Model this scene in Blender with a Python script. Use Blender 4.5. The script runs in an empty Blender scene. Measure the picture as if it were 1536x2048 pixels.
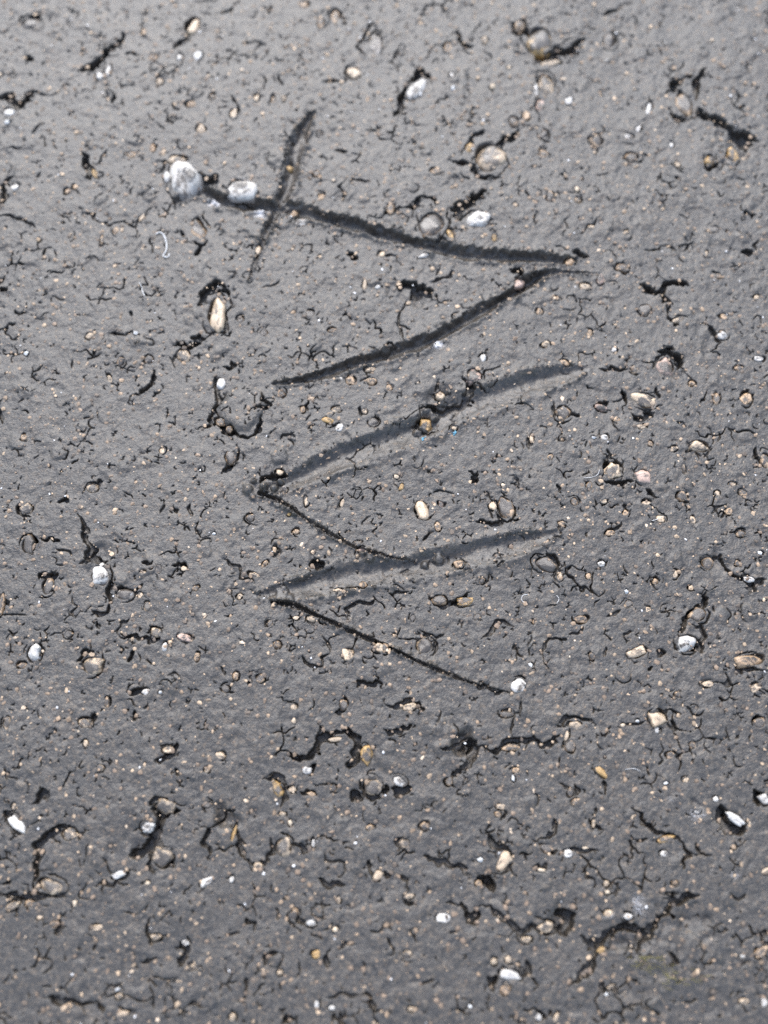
import bpy, bmesh, math, random
import numpy as np
from mathutils import Vector, Matrix

random.seed(11)
rng = np.random.default_rng(23)
scene = bpy.context.scene
col = scene.collection

# ------------------------------------------------------------------ camera
TILT = math.radians(17.0)          # lens leans a little towards the top of the picture
VFOV = math.radians(60.0)
DIST = 0.124                       # metres from lens to the middle of the marks
cam_d = bpy.data.cameras.new('camera')
cam_d.sensor_fit = 'VERTICAL'
cam_d.sensor_height = 36.0
cam_d.lens = 18.0 / math.tan(VFOV / 2)
cam_d.clip_start = 0.005
cam_d.clip_end = 50.0
cam_d.dof.use_dof = True
cam_d.dof.focus_distance = 0.1225
cam_d.dof.aperture_fstop = 9.5
cam = bpy.data.objects.new('camera', cam_d)
col.objects.link(cam)
cam.location = (0, -DIST * math.sin(TILT), DIST * math.cos(TILT))
cam.rotation_euler = (TILT, 0, 0)
scene.camera = cam

# ------------------------------------------------------------------ world + sun
SUN_EL, SUN_AZ = math.radians(47.0), math.radians(-12.0)   # azimuth from +Y, negative = to the left
world = bpy.data.worlds.new('World')
scene.world = world
world.use_nodes = True
wn, wl = world.node_tree.nodes, world.node_tree.links
bg = wn['Background']
sky = wn.new('ShaderNodeTexSky')
sky.sky_type = 'NISHITA'
sky.sun_disc = False
sky.sun_elevation = SUN_EL
sky.sun_rotation = SUN_AZ
sky.air_density = 1.0
sky.dust_density = 1.5
sky.ozone_density = 1.0
hs = wn.new('ShaderNodeHueSaturation')
hs.inputs['Saturation'].default_value = 0.78     # thin bright cloud: paler than a clear sky
wl.new(sky.outputs[0], hs.inputs['Color'])
wl.new(hs.outputs[0], bg.inputs['Color'])
bg.inputs['Strength'].default_value = 0.15
sun_d = bpy.data.lights.new('sun', 'SUN')
sun_d.energy = 1.4
sun_d.angle = math.radians(26.0)
sun_d.color = (1.0, 0.985, 0.965)
sun = bpy.data.objects.new('sun', sun_d)
col.objects.link(sun)
sdir = Vector((math.sin(SUN_AZ) * math.cos(SUN_EL), math.cos(SUN_AZ) * math.cos(SUN_EL), math.sin(SUN_EL)))
sun.rotation_euler = (-sdir).to_track_quat('-Z', 'Y').to_euler()
sun.location = sdir * 2
scene.view_settings.view_transform = 'Standard'
scene.view_settings.look = 'None'
scene.view_settings.exposure = 1.5
scene.view_settings.gamma = 1.0
scene.view_settings.use_curve_mapping = False
scene.cycles.use_denoising = False               # keep the fine sandy grain

# ------------------------------------------------------------------ photograph pixel -> point on the pavement (mm)
TV = math.tan(VFOV / 2)
CY, CZ = -DIST * 1000 * math.sin(TILT), DIST * 1000 * math.cos(TILT)
def P(px, py):
    px = np.asarray(px, float); py = np.asarray(py, float)
    u = (px - 768) / 1024 * TV
    v = (1024 - py) / 1024 * TV
    dy = v * math.cos(TILT) + math.sin(TILT)
    dz = v * math.sin(TILT) - math.cos(TILT)
    t = -CZ / dz
    return u * t, CY + dy * t
TILE = {'A': (0, 0), 'B': (768, 0), 'C': (0, 683), 'D': (768, 683), 'E': (0, 1366), 'F': (768, 1366), '_': (0, 0)}
def T(tile, x, y):
    o = TILE[tile]
    if tile == '_':
        return x, y
    return o[0] + x / 2, o[1] + y / 2
def mmpp(px, py):
    x0, y0 = P(px, py); x1, _ = P(px + 1, py); _, y1 = P(px, py - 1)
    return float(x1 - x0), float(y1 - y0)

# ------------------------------------------------------------------ raster in real millimetres
M = 60
_, YTOP = P(768, -M); _, YBOT = P(768, 2048 + M)
YTOP, YBOT = float(YTOP), float(YBOT)
WT = float(P(1536 + M, -M)[0]); WB = float(P(1536 + M, 2048 + M)[0])
RES = 0.067
XMIN = -WT - 1
NX = int((2 * WT + 2) / RES); NY = int((YTOP - YBOT + 2) / RES)
Y0 = YBOT - 1
SH = (NY, NX)
fx = np.fft.rfftfreq(NX, RES); fy = np.fft.fftfreq(NY, RES)
F2 = fy[:, None] ** 2 + fx[None, :] ** 2
def blur(a, s):
    return np.fft.irfft2(np.fft.rfft2(a) * np.exp(-2 * math.pi ** 2 * s * s * F2), s=SH)
def gnoise(s):
    n = blur(rng.standard_normal(SH), s)
    n -= n.mean()
    return (n / n.std()).astype(np.float32)
n_big, n_mid, n_small, n_fine, n_edge = gnoise(9), gnoise(1.6), gnoise(0.45), gnoise(0.16), gnoise(0.22)
n_edge2 = gnoise(0.7)
Hlow = 0.16 * n_big + 0.05 * n_mid
H = Hlow + 0.020 * n_small * (1 + 0.4 * n_mid) + 0.013 * n_fine
WX, WY = 0.16 * gnoise(0.4), 0.16 * gnoise(0.4)          # makes round outlines angular and uneven

def window(x, y, r):
    i0 = max(int((x - r - XMIN) / RES), 0); i1 = min(int((x + r - XMIN) / RES) + 2, NX)
    j0 = max(int((y - r - Y0) / RES), 0); j1 = min(int((y + r - Y0) / RES) + 2, NY)
    if i1 - i0 < 2 or j1 - j0 < 2:
        return None
    return slice(j0, j1), slice(i0, i1)
XS = (XMIN + np.arange(NX) * RES).astype(np.float32)
YS = (Y0 + np.arange(NY) * RES).astype(np.float32)
def sstep(a, b, t):
    t = np.clip((t - a) / (b - a), 0, 1)
    return t * t * (3 - 2 * t)

# ---- angular crust: mortar broken into little plates at slightly different levels, joints open only here and there
def crust(cell, jit=.85):
    gx = (XS[None, :] + 0.55 * cell * WX / .16 * .16) / cell + 40; gy = (YS[:, None] + 0.55 * cell * WY / .16 * .16) / cell + 40
    gx = gx - gx.min() + 2; gy = gy - gy.min() + 2
    ix = gx.astype(np.int32); iy = gy.astype(np.int32); nx, ny = int(ix.max()) + 3, int(iy.max()) + 3
    R = rng.uniform(.5 - jit / 2, .5 + jit / 2, (2, ny, nx)).astype(np.float32); V = rng.standard_normal((ny, nx)).astype(np.float32)
    f1 = np.full(SH, 9., np.float32); f2 = np.full(SH, 9., np.float32); lev = np.zeros(SH, np.float32)
    for dj in (-1, 0, 1):
        for di in (-1, 0, 1):
            jj, ii = iy + dj, ix + di
            d = np.sqrt((ii + R[0][jj, ii] - gx) ** 2 + (jj + R[1][jj, ii] - gy) ** 2)
            m = d < f1
            f2 = np.where(m, f1, np.minimum(f2, d)); lev = np.where(m, V[jj, ii], lev); f1 = np.where(m, d, f1)
    return (f2 - f1) * .5 * cell, lev
cut = np.zeros(SH, np.float32)             # depth of cracks and joints
for cell, wd, dep, lo, la in ((0.62, .055, .40, 1.8, .022), (1.25, .055, .5, 1.62, .040), (3.0, .07, .75, 1.35, .06)):
    ed_, lev = crust(cell)
    mk = sstep(lo, lo + .5, gnoise(cell * .36) + .22 * gnoise(5))
    cut = np.maximum(cut, dep * mk * (1 - sstep(.45, 1.0, ed_ / (wd * (1 + .3 * n_edge2)))))
    H += blur(la * lev, .05) * (0.6 + .4 * sstep(-.5, 1, n_mid))

# ---- bitumen-covered lumps of sand: low flat domes, some with an open crescent joint on one side
lump = np.zeros(SH, np.float32)
def add_lump(x, y, r, joint, late=False):
    w = window(x, y, r * 1.6)
    if w is None: return
    X = XS[w[1]][None, :] - x + WX[w] * min(1, r * 1.6); Y = YS[w[0]][:, None] - y + WY[w] * min(1, r * 1.6)
    asp = random.uniform(0.7, 1.0); an = random.uniform(0, math.pi)
    U = X * math.cos(an) + Y * math.sin(an); V = (-X * math.sin(an) + Y * math.cos(an)) / asp
    q = np.sqrt(U * U + V * V) / r * (1 + 0.10 * n_edge2[w])
    h = 0.22 * r * np.clip(1 - q ** 5, 0, 1) * random.uniform(0.1, 1.0) ** 2
    lump[w] = np.maximum(lump[w], h)
    if late: H[w] += h
    if joint:
        th = np.arctan2(Y, X); c = random.uniform(-math.pi, math.pi); hw = random.uniform(0.3, 1.1)
        dth = np.abs((th - c + math.pi) % (2 * math.pi) - math.pi)
        jw = random.uniform(0.05, 0.10)
        prof = (1 - sstep(jw * 0.4, jw, np.abs(q - 1.06) * r)) * np.clip(1.3 - dth / hw, 0, 1)
        cut[w] = np.maximum(cut[w], prof * random.uniform(0.35, 0.8) * min(1, r / 0.45))
        if late: H[w] -= prof * .7
def rnd_pt():
    while True:
        x = random.uniform(-WT, WT); y = random.uniform(YBOT, YTOP)
        if abs(x) < WB + (WT - WB) * (y - YBOT) / (YTOP - YBOT): return x, y
for k in range(3000):
    x, y = rnd_pt(); add_lump(x, y, random.uniform(0.22, 0.5), random.random() < 0.16)
for k in range(750):
    x, y = rnd_pt(); add_lump(x, y, random.uniform(0.5, 1.3), random.random() < 0.40)

# ---- cracks
def roughen(pts, lev=3, amp=0.16):
    pts = [Vector(p) for p in pts]
    for _ in range(lev):
        out = [pts[0]]
        for a, b in zip(pts, pts[1:]):
            d = b - a
            m = (a + b) / 2 + Vector((-d.y, d.x)) * random.gauss(0, amp)
            out += [m, b]
        pts = out
    return pts
def carve(pts, w, depth=None, taper=(0.25, 0.25)):
    """pts in mm, w = full width in mm"""
    if depth is None: depth = min(max(w * 2.0, 0.45), 1.8)
    n = len(pts) - 1
    for k in range(n):
        a, b = pts[k], pts[k + 1]; d = b - a; L2 = max(d.length_squared, 1e-9)
        w_ = window((a.x + b.x) / 2, (a.y + b.y) / 2, math.sqrt(L2) / 2 + w)
        if w_ is None: continue
        X = XS[w_[1]][None, :] - a.x; Y = YS[w_[0]][:, None] - a.y
        t = np.clip((X * d.x + Y * d.y) / L2, 0, 1)
        dist = np.sqrt((X - t * d.x) ** 2 + (Y - t * d.y) ** 2)
        s = (k + t) / n
        tw = np.minimum(1, np.minimum(taper[0] + s * 4, taper[1] + (1 - s) * 4)) * (1 + 0.35 * n_edge2[w_])
        q = dist / (w / 2 * np.clip(tw, .12, 2)) * (1 + 0.22 * n_edge[w_])
        cut[w_] = np.maximum(cut[w_], depth * np.clip(tw, .3, 1) * (1 - sstep(0.75, 1.04, q)))

CRACKS = {
'A': [([(80,90),(110,60),(165,60)],18),([(310,285),(370,265),(410,235),(460,180),(490,130)],24),([(0,385),(60,412),(110,405),(150,365)],34),
 ([(100,225),(130,240)],14),([(800,70),(765,80),(745,110),(740,160),(695,195)],20),([(330,610),(350,670),(395,715),(410,690)],24),([(395,660),(430,600)],9),
 ([(20,730),(50,710),(30,790),(0,830)],16),([(0,870),(80,880),(140,910)],8),([(330,850),(400,890),(470,885),(540,905),(610,820)],9),
 ([(770,960),(800,985),(830,960)],22),([(800,985),(780,1015)],16),([(720,915),(735,945)],9),([(760,690),(820,725),(870,700)],34),([(630,690),(660,645),(750,640)],12),
 ([(1390,705),(1370,800)],8),([(1385,755),(1410,715),(1480,720)],8),([(1340,600),(1385,610)],15),([(1290,325),(1365,320)],12),
 ([(825,1210),(830,1150),(870,1135),(915,1180)],22),([(915,1180),(905,1320),(840,1330),(810,1280)],10),([(440,1330),(500,1340),(530,1325)],18),([(760,1345),(820,1350)],14),
 ([(600,945),(610,1010)],7),([(0,1160),(30,1165)],14),([(455,380),(455,420)],11),([(925,380),(930,460)],10),([(500,210),(550,220)],9),([(605,240),(625,320)],9),
 ([(1390,1015),(1430,1035)],26),([(1370,1260),(1410,1280)],9),([(880,50),(930,25)],12),([(1080,10),(1075,60)],8),([(150,370),(250,360)],6),([(180,500),(130,540)],9),
 ([(640,500),(660,520)],9),([(230,600),(215,560)],6),([(1115,300),(1135,340)],7),([(1480,70),(1465,220)],9),([(690,420),(720,440)],6),([(1040,1150),(1120,1120)],5),
 ([(200,1100),(260,1080)],6),([(60,1240),(110,1250)],8),([(520,1240),(530,1260)],8)],
'B': [([(505,90),(570,130),(590,200),(625,225),(700,205),(760,200),(800,150)],34),([(880,50),(990,5)],22),([(300,110),(330,180),(360,180)],15),
 ([(40,460),(70,410),(110,320),(145,270),(180,310)],24),([(260,640),(300,650),(340,650)],26),([(340,650),(380,705),(470,712)],14),([(360,580),(400,520)],12),([(450,585),(490,550),(540,520)],18),
 ([(1130,370),(1200,310),(1240,300)],24),([(1250,400),(1290,270)],20),([(1140,430),(1170,475),(1210,470)],20),([(1260,430),(1340,480),(1400,525),(1500,568)],36),([(1400,530),(1450,600)],34),
 ([(1280,640),(1300,680),(1350,650)],18),([(290,880),(310,820),(350,810),(400,760)],36),([(80,830),(130,820),(140,790),(190,790),(205,820)],16),([(0,850),(80,830)],10),
 ([(130,860),(160,930),(200,970),(270,970)],12),([(1030,1135),(1110,1160),(1150,1210)],28),([(1110,1150),(1220,1140)],24),([(1150,1210),(1140,1270),(1180,1300)],13),
 ([(1290,1290),(1330,1340),(1350,1366)],13),([(50,1140),(110,1140),(110,1190)],34),([(110,1170),(190,1190)],30),([(190,1130),(270,1080)],9),([(90,1200),(60,1300),(80,1366)],9),
 ([(920,1070),(980,1090)],13),([(1040,1000),(1110,980),(1200,1000),(1245,960)],9),([(1445,1010),(1475,1010)],46),([(1500,960),(1490,1000)],12),([(560,450),(580,480)],12),
 ([(620,620),(650,630)],11),([(755,1005),(820,1025)],15),([(1440,850),(1490,860)],13),([(510,1085),(545,1090)],24),([(1030,610),(1070,620)],16),([(0,1020),(50,1020),(70,1060)],9),
 ([(770,940),(840,900),(870,860)],7),([(1180,1040),(1250,970)],7),([(1080,760),(1120,780)],9),([(570,760),(580,800)],7),([(40,510),(10,530)],8),([(700,700),(740,720)],6),([(850,700),(900,690)],5)],
'C': [([(860,130),(860,200),(855,260),(840,330),(780,345)],15),([(840,330),(900,360),(960,378),(1030,352),(1040,300)],20),([(1020,270),(1080,250),(1045,200)],20),
 ([(690,10),(760,20),(800,0)],20),([(890,95),(940,90),(920,70)],12),([(520,250),(570,200),(610,150),(610,110)],15),([(945,410),(930,480),(890,520)],14),
 ([(1040,562),(1090,545),(1150,535)],22),([(75,650),(70,690)],15),([(130,850),(145,800),(120,770)],18),([(160,790),(210,785),(235,800)],15),([(310,690),(345,760),(370,830),(360,880),(320,890)],17),
 ([(340,880),(430,880)],26),([(270,620),(230,645)],12),([(380,600),(410,560)],11),([(570,885),(615,880)],13),([(690,900),(740,890)],18),([(155,950),(180,930),(220,940),(220,1010)],20),
 ([(440,960),(450,1050)],20),([(440,1050),(420,1090),(370,1080)],12),([(470,985),(540,1000)],11),([(480,1180),(490,1130),(520,1110)],9),([(480,1180),(560,1192),(640,1190),(650,1130)],14),
 ([(290,1020),(300,1110)],7),([(140,1210),(175,1240),(160,1280)],16),([(310,1280),(330,1245),(400,1250)],16),([(415,1290),(390,1348)],11),([(525,1280),(540,1240)],15),
 ([(1010,1366),(1010,1320),(1060,1310)],13),([(890,870),(960,900),(960,950),(1020,970)],9),([(1430,1050),(1380,1070),(1400,1090)],12),([(1240,895),(1285,900)],28),
 ([(1280,1170),(1320,1250),(1290,1300),(1210,1260)],11),([(0,1010),(10,1090)],15),([(1330,270),(1330,300)],9),([(1440,260),(1445,300)],11),([(0,270),(10,330)],10),([(400,1150),(390,1120)],11),
 ([(0,1095),(110,1095)],6),([(1420,1042),(1500,1030)],12),([(560,1000),(600,1050)],7),([(760,650),(770,700)],9),([(900,1340),(880,1300)],7),([(1090,860),(1120,840)],7),([(200,1180),(290,1155)],6),
 ([(1120,390),(1180,380)],8),([(1260,330),(1230,350)],7),([(1480,340),(1500,290)],9),([(640,690),(660,650)],7),([(220,830),(290,860)],7),([(60,1200),(100,1215)],6)],
'D': [([(140,275),(200,270),(240,280),(320,250),(345,190),(320,150)],26),([(205,200),(215,160)],12),([(0,15),(60,15)],14),([(860,110),(910,100),(980,110)],11),
 ([(1095,40),(1150,50),(1190,60),(1175,110)],22),([(1090,180),(1095,230)],11),([(950,190),(970,240),(960,290)],20),([(990,285),(1080,285)],16),([(680,230),(680,310)],11),
 ([(750,295),(780,290)],12),([(690,295),(720,322)],9),([(340,520),(350,560),(375,520)],22),([(500,540),(540,580)],7),([(370,720),(440,730),(480,720)],16),([(400,600),(440,640)],6),
 ([(870,545),(890,490),(930,475)],25),([(880,560),(960,560),(1000,560)],20),([(1050,590),(1100,625)],16),([(890,430),(890,480)],9),([(1270,870),(1350,850),(1360,890),(1390,930),(1480,950)],15),
 ([(1290,1000),(1250,1060),(1210,1130),(1180,1160)],22),([(1200,1240),(1270,1235),(1285,1180),(1230,1130)],16),([(1460,1010),(1490,960),(1530,950)],15),([(1420,1270),(1430,1320),(1536,1320)],15),
 ([(1100,1260),(1130,1240)],16),([(1080,1300),(1060,1310)],15),([(650,850),(690,870),(690,910)],16),([(570,900),(600,910),(640,925)],7),([(690,920),(690,960)],12),
 ([(390,1190),(430,1160),(440,1140),(520,1140)],11),([(180,1020),(230,1060),(300,1040),(350,1000)],15),([(130,1190),(170,1170),(210,1185),(240,1170)],12),([(210,1190),(190,1240)],9),
 ([(640,1260),(645,1210),(690,1185),(730,1190)],11),([(1170,320),(1210,340)],15),([(1180,640),(1220,640)],15),([(960,650),(960,690)],14),([(690,570),(710,610)],9),([(870,660),(890,640)],9),
 ([(800,560),(820,600)],9),([(880,780),(920,750),(950,720)],11),([(1330,210),(1320,250)],10),([(1450,190),(1480,210)],15),([(700,320),(705,380)],6),([(580,430),(590,380)],7),
 ([(1340,360),(1335,400)],7),([(1210,400),(1210,440),(1270,458)],12),([(60,920),(100,905)],8),([(450,900),(480,880)],8),([(890,1100),(950,1070)],7),([(960,1180),(1000,1160)],7),
 ([(740,1170),(800,1140)],6),([(1310,690),(1370,650)],7),([(1250,720),(1240,690)],10),([(40,1010),(100,1000)],9),([(530,460),(560,490)],7),([(1490,420),(1510,500)],14),([(280,610),(200,600)],7),
 ([(850,250),(900,240)],12),([(960,890),(980,930)],6),([(880,1260),(890,1220)],6)],
'E': [([(1155,285),(1200,305),(1250,290),(1275,235),(1300,205),(1370,200)],28),([(1370,200),(1430,240),(1430,310),(1400,340)],34),([(1280,170),(1275,210)],13),
 ([(1050,385),(1110,375),(1140,440),(1120,500)],16),([(1200,435),(1250,430)],14),([(1250,405),(1320,400)],9),([(1420,430),(1450,470)],24),([(1440,390),(1460,450),(1520,462)],18),
 ([(840,580),(840,690)],20),([(840,580),(900,510),(940,510)],13),([(920,570),(950,650),(1000,720),(1060,722),(1090,680),(1080,620)],18),([(1160,645),(1230,680)],13),
 ([(520,690),(580,660),(640,580),(650,535),(720,510)],36),([(600,490),(640,462),(700,480)],15),([(560,602),(600,602)],9),([(140,790),(140,720),(150,650),(200,610),(280,570)],24),
 ([(320,630),(310,590)],11),([(695,690),(690,740)],16),([(620,760),(600,680)],13),([(520,750),(500,780),(400,800),(370,810)],12),([(400,695),(450,770)],7),
 ([(0,850),(50,850),(110,862),(180,855),(260,845),(280,825)],18),([(270,830),(310,890)],9),([(60,870),(70,920)],12),([(130,485),(200,435)],20),([(310,150),(330,175),(380,150),(380,120)],16),
 ([(620,310),(700,280),(710,240)],18),([(700,340),(720,370)],11),([(545,110),(540,150)],16),([(230,950),(230,1010)],14),([(600,940),(610,1020),(600,1050)],15),([(600,1010),(650,1010)],11),
 ([(720,1040),(740,1090),(710,1140)],18),([(980,940),(1020,960),(1020,1000)],16),([(1190,900),(1192,950),(1220,970)],16),([(1480,710),(1490,770)],22),([(1270,780),(1380,810)],16),
 ([(1300,680),(1380,720),(1380,760)],7),([(1060,1130),(1070,1090),(1110,1080)],16),([(980,1180),(975,1240)],11),([(1350,1070),(1420,1045)],9),([(1300,1100),(1310,1140)],16),
 ([(170,1260),(260,1275),(390,1270),(410,1320)],18),([(410,1270),(600,1275)],7),([(740,1300),(830,1300),(870,1340)],11),([(1120,1366),(1160,1340)],22),([(1480,1270),(1500,1310)],18),
 ([(1360,1320),(1380,1366)],16),([(1300,1260),(1380,1240),(1440,1250)],9),([(1340,120),(1370,110),(1390,80),(1370,50)],14),([(1430,15),(1530,5)],18),([(880,20),(940,40)],9),
 ([(520,40),(570,20)],20),([(20,530),(60,520)],15),([(150,1030),(150,1110),(120,1140)],7),([(1480,990),(1536,970)],9),([(370,1070),(380,1050)],9),([(440,300),(440,330)],9),
 ([(480,190),(470,210)],8),([(1100,900),(1110,950)],7),([(1240,1000),(1290,1030)],7),([(20,340),(40,390)],6),([(1130,860),(1150,850)],8),([(900,1010),(960,1000)],5)],
'F': [([(225,262),(280,262),(335,222)],24),([(300,270),(350,240),(340,290)],40),([(380,260),(440,275),(480,240),(560,225),(620,240),(660,250),(700,210)],20),([(370,290),(300,350),(270,370)],18),
 ([(0,185),(70,190),(110,170)],16),([(0,65),(90,70),(140,80),(140,130)],14),([(370,10),(420,20),(480,30)],13),([(550,60),(545,100),(515,150),(515,215)],9),([(700,160),(740,138),(840,160)],14),
 ([(1090,105),(1140,105),(1190,125)],20),([(1150,150),(1170,190)],16),([(960,165),(1050,150)],9),([(1200,90),(1240,130),(1280,110)],9),([(1480,150),(1500,130)],14),([(0,440),(10,410)],24),
 ([(30,420),(80,432),(110,420)],24),([(275,350),(270,400),(290,420)],11),([(450,500),(490,515),(470,550)],13),([(680,545),(680,600),(650,620)],15),([(420,610),(440,650),(490,660),(515,700)],18),
 ([(160,690),(240,710),(320,740),(350,770)],15),([(590,740),(640,750),(650,720)],9),([(380,785),(420,800),(440,840)],34),([(60,770),(90,790),(100,840)],13),([(250,880),(310,890),(370,930),(350,950)],34),
 ([(370,910),(470,940),(540,1000),(620,990),(660,1012)],17),([(690,910),(730,920),(740,970),(700,1000)],36),([(760,880),(770,910)],12),
 ([(790,1010),(870,1040),(940,985),(1000,980),(1040,1010),(1090,960),(1160,870),(1210,850),(1260,850)],24),([(1040,1010),(1000,1060)],44),([(870,1040),(840,1090),(830,1140),(780,1170),(740,1210)],22),
 ([(440,1240),(450,1170)],26),([(570,1110),(580,1150),(560,1170)],18),([(590,1180),(620,1220)],9),([(1150,1078),(1182,1120)],16),([(990,500),(1050,570),(1100,600),(1150,610),(1200,640),(1230,690),(1200,740)],20),
 ([(1250,640),(1310,690)],16),([(1010,635),(1060,625)],12),([(1090,640),(1120,605)],12),([(1350,490),(1350,540),(1400,590),(1450,592)],32),([(820,540),(840,570),(880,590)],14),([(850,500),(830,530)],9),
 ([(610,635),(660,685),(700,670)],9),([(720,690),(760,660),(860,670)],11),([(880,390),(885,450)],13),([(830,340),(850,370)],13),([(765,410),(770,450)],13),([(700,400),(750,430)],7),([(50,630),(55,650)],14),
 ([(1505,480),(1495,440)],24),([(1490,1060),(1480,1090)],16),([(1420,1100),(1440,1090)],10),([(65,1070),(75,1110)],16),([(870,1200),(900,1250)],14),([(280,1300),(350,1330)],16),
 ([(560,1310),(620,1318),(650,1345)],32),([(1070,1315),(1110,1322)],10),([(1380,850),(1450,840)],7),([(190,480),(200,510)],9),([(0,760),(10,780)],16),([(80,870),(130,890)],16),([(930,580),(950,570)],9),
 ([(1055,330),(1065,370)],11),([(1100,330),(1120,310)],7),([(150,1210),(200,1190)],7),([(260,1000),(300,990)],6),([(960,1290),(1000,1310)],6),([(1200,1280),(1260,1270)],6),([(1330,1000),(1380,990)],7)],
}
for tile, lst in CRACKS.items():
    for pts, w in lst:
        q = [T(tile, *p) for p in pts]
        sx, sy = mmpp(*q[0])
        pp = [Vector((float(P(*p)[0]), float(P(*p)[1]))) for p in q]
        carve(roughen(pp, 3 if w > 12 else 2), w * 0.5 * sx)
for k in range(120):                                  # hairline cracks between the sand lumps
    x, y = rnd_pt(); a = random.uniform(0, 6.28); pts = [Vector((x, y))]
    for s in range(random.randint(2, 5)):
        a += random.gauss(0, 0.8); L = random.uniform(0.35, 0.9)
        pts.append(pts[-1] + Vector((math.cos(a), math.sin(a))) * L)
    carve(roughen(pts, 1), random.uniform(0.08, 0.17), random.uniform(0.4, 0.8))

# ---- broad hollows (mm-deep dishes where the mortar has crumbled away)
HOLLOWS = [('F',965,1010,75,55,.7),('F',1225,930,95,70,.6),('F',330,250,45,40,1.0),('F',700,950,60,60,.6),('F',420,800,30,40,.7),('B',1420,555,60,40,.9),('B',110,1180,80,60,.6),
           ('C',400,840,50,40,.4),('E',1470,380,80,120,.35),('E',900,545,55,40,.7),('A',400,330,70,40,.3),('F',1380,540,80,60,.5),('D',1180,70,40,40,.6),('D',1350,890,40,40,.5),('D',235,240,90,55,.8),('E',560,640,80,90,.3)]
for tile, x, y, a, b, d in HOLLOWS:
    px, py = T(tile, x, y); sx, sy = mmpp(px, py); X0, YY0 = map(float, P(px, py))
    w = window(X0, YY0, max(a, b) * sx)
    if w is None: continue
    X = XS[w[1]][None, :] - X0; Y = YS[w[0]][:, None] - YY0
    q = np.sqrt((X / (a * .5 * sx)) ** 2 + (Y / (b * .5 * sy)) ** 2) * (1 + .25 * n_edge2[w])
    H[w] -= d * (1 - sstep(0.3, 1.15, q)) * (1 + .25 * n_small[w])

# ------------------------------------------------------------------ the seven scored marks
# (label, [(px,py,full width px)...], depth mm, skew of the deepest line, floor flatness, lip mm)
GROOVES = [
 ('curved slash crossing the top groove beside the large white pebble',
  [(628,222,8),(612,245,22),(598,280,29),(588,320,30),(577,365,32),(558,405,28),(545,440,19),(528,475,13),(512,515,8),(495,565,3)], 1.2, 0.15, 1.8, .14),
 ('long deep groove running right from the large white pebble',
  [(350,398,20),(400,380,32),(455,400,34),(520,408,30),(570,415,28),(630,430,26),(690,445,30),(765,468,30),(850,488,27),(920,505,28),(985,512,25),(1060,513,24),(1115,521,22),(1150,520,10),(1178,512,4)], 1.5, 0.12, 1.7, .22),
 ('upper straight groove climbing to the right under the top groove',
  [(1195,547,4),(1120,544,10),(1085,548,22),(1060,562,34),(1025,585,26),(960,624,26),(900,659,26),(850,684,28),(790,704,27),(720,724,26),(650,746,24),(595,760,20),(545,765,7)], 1.5, 0.15, 1.7, .22),
 ('wide shallow middle groove with pale floor and a broken gap',
  [(1170,738,16),(1130,748,38),(1080,762,50),(1000,788,54),(945,806,56),(880,838,56),(820,866,54),(760,886,52),(690,913,50),(620,945,46),(570,967,36),(525,980,14)], 0.85, 0.20, 2.3, .22),
 ('thin dark cut slanting down right from the middle groove',
  [(520,985,16),(560,1002,11),(610,1036,8),(660,1068,9),(720,1098,8),(770,1112,8),(835,1122,4)], 1.1, 0.0, 1.3, .08),
 ('wide shallow lower groove fading out to the right',
  [(1125,1062,10),(1080,1076,34),(1030,1088,46),(960,1106,48),(880,1124,46),(800,1138,50),(720,1150,54),(650,1164,54),(580,1182,42),(510,1192,10)], 0.82, 0.20, 2.3, .20),
 ('thin dark cut slanting down right from the lower groove',
  [(545,1204,9),(590,1212,14),(640,1234,9),(700,1262,10),(770,1292,11),(830,1320,8),(890,1346,8),(950,1368,6),(1025,1386,3)], 1.2, 0.1, 1.3, .08),
]
gdepth = np.zeros(SH, np.float32); gid = np.full(SH, -1, np.int8); glip = np.zeros(SH, np.float32)
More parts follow.
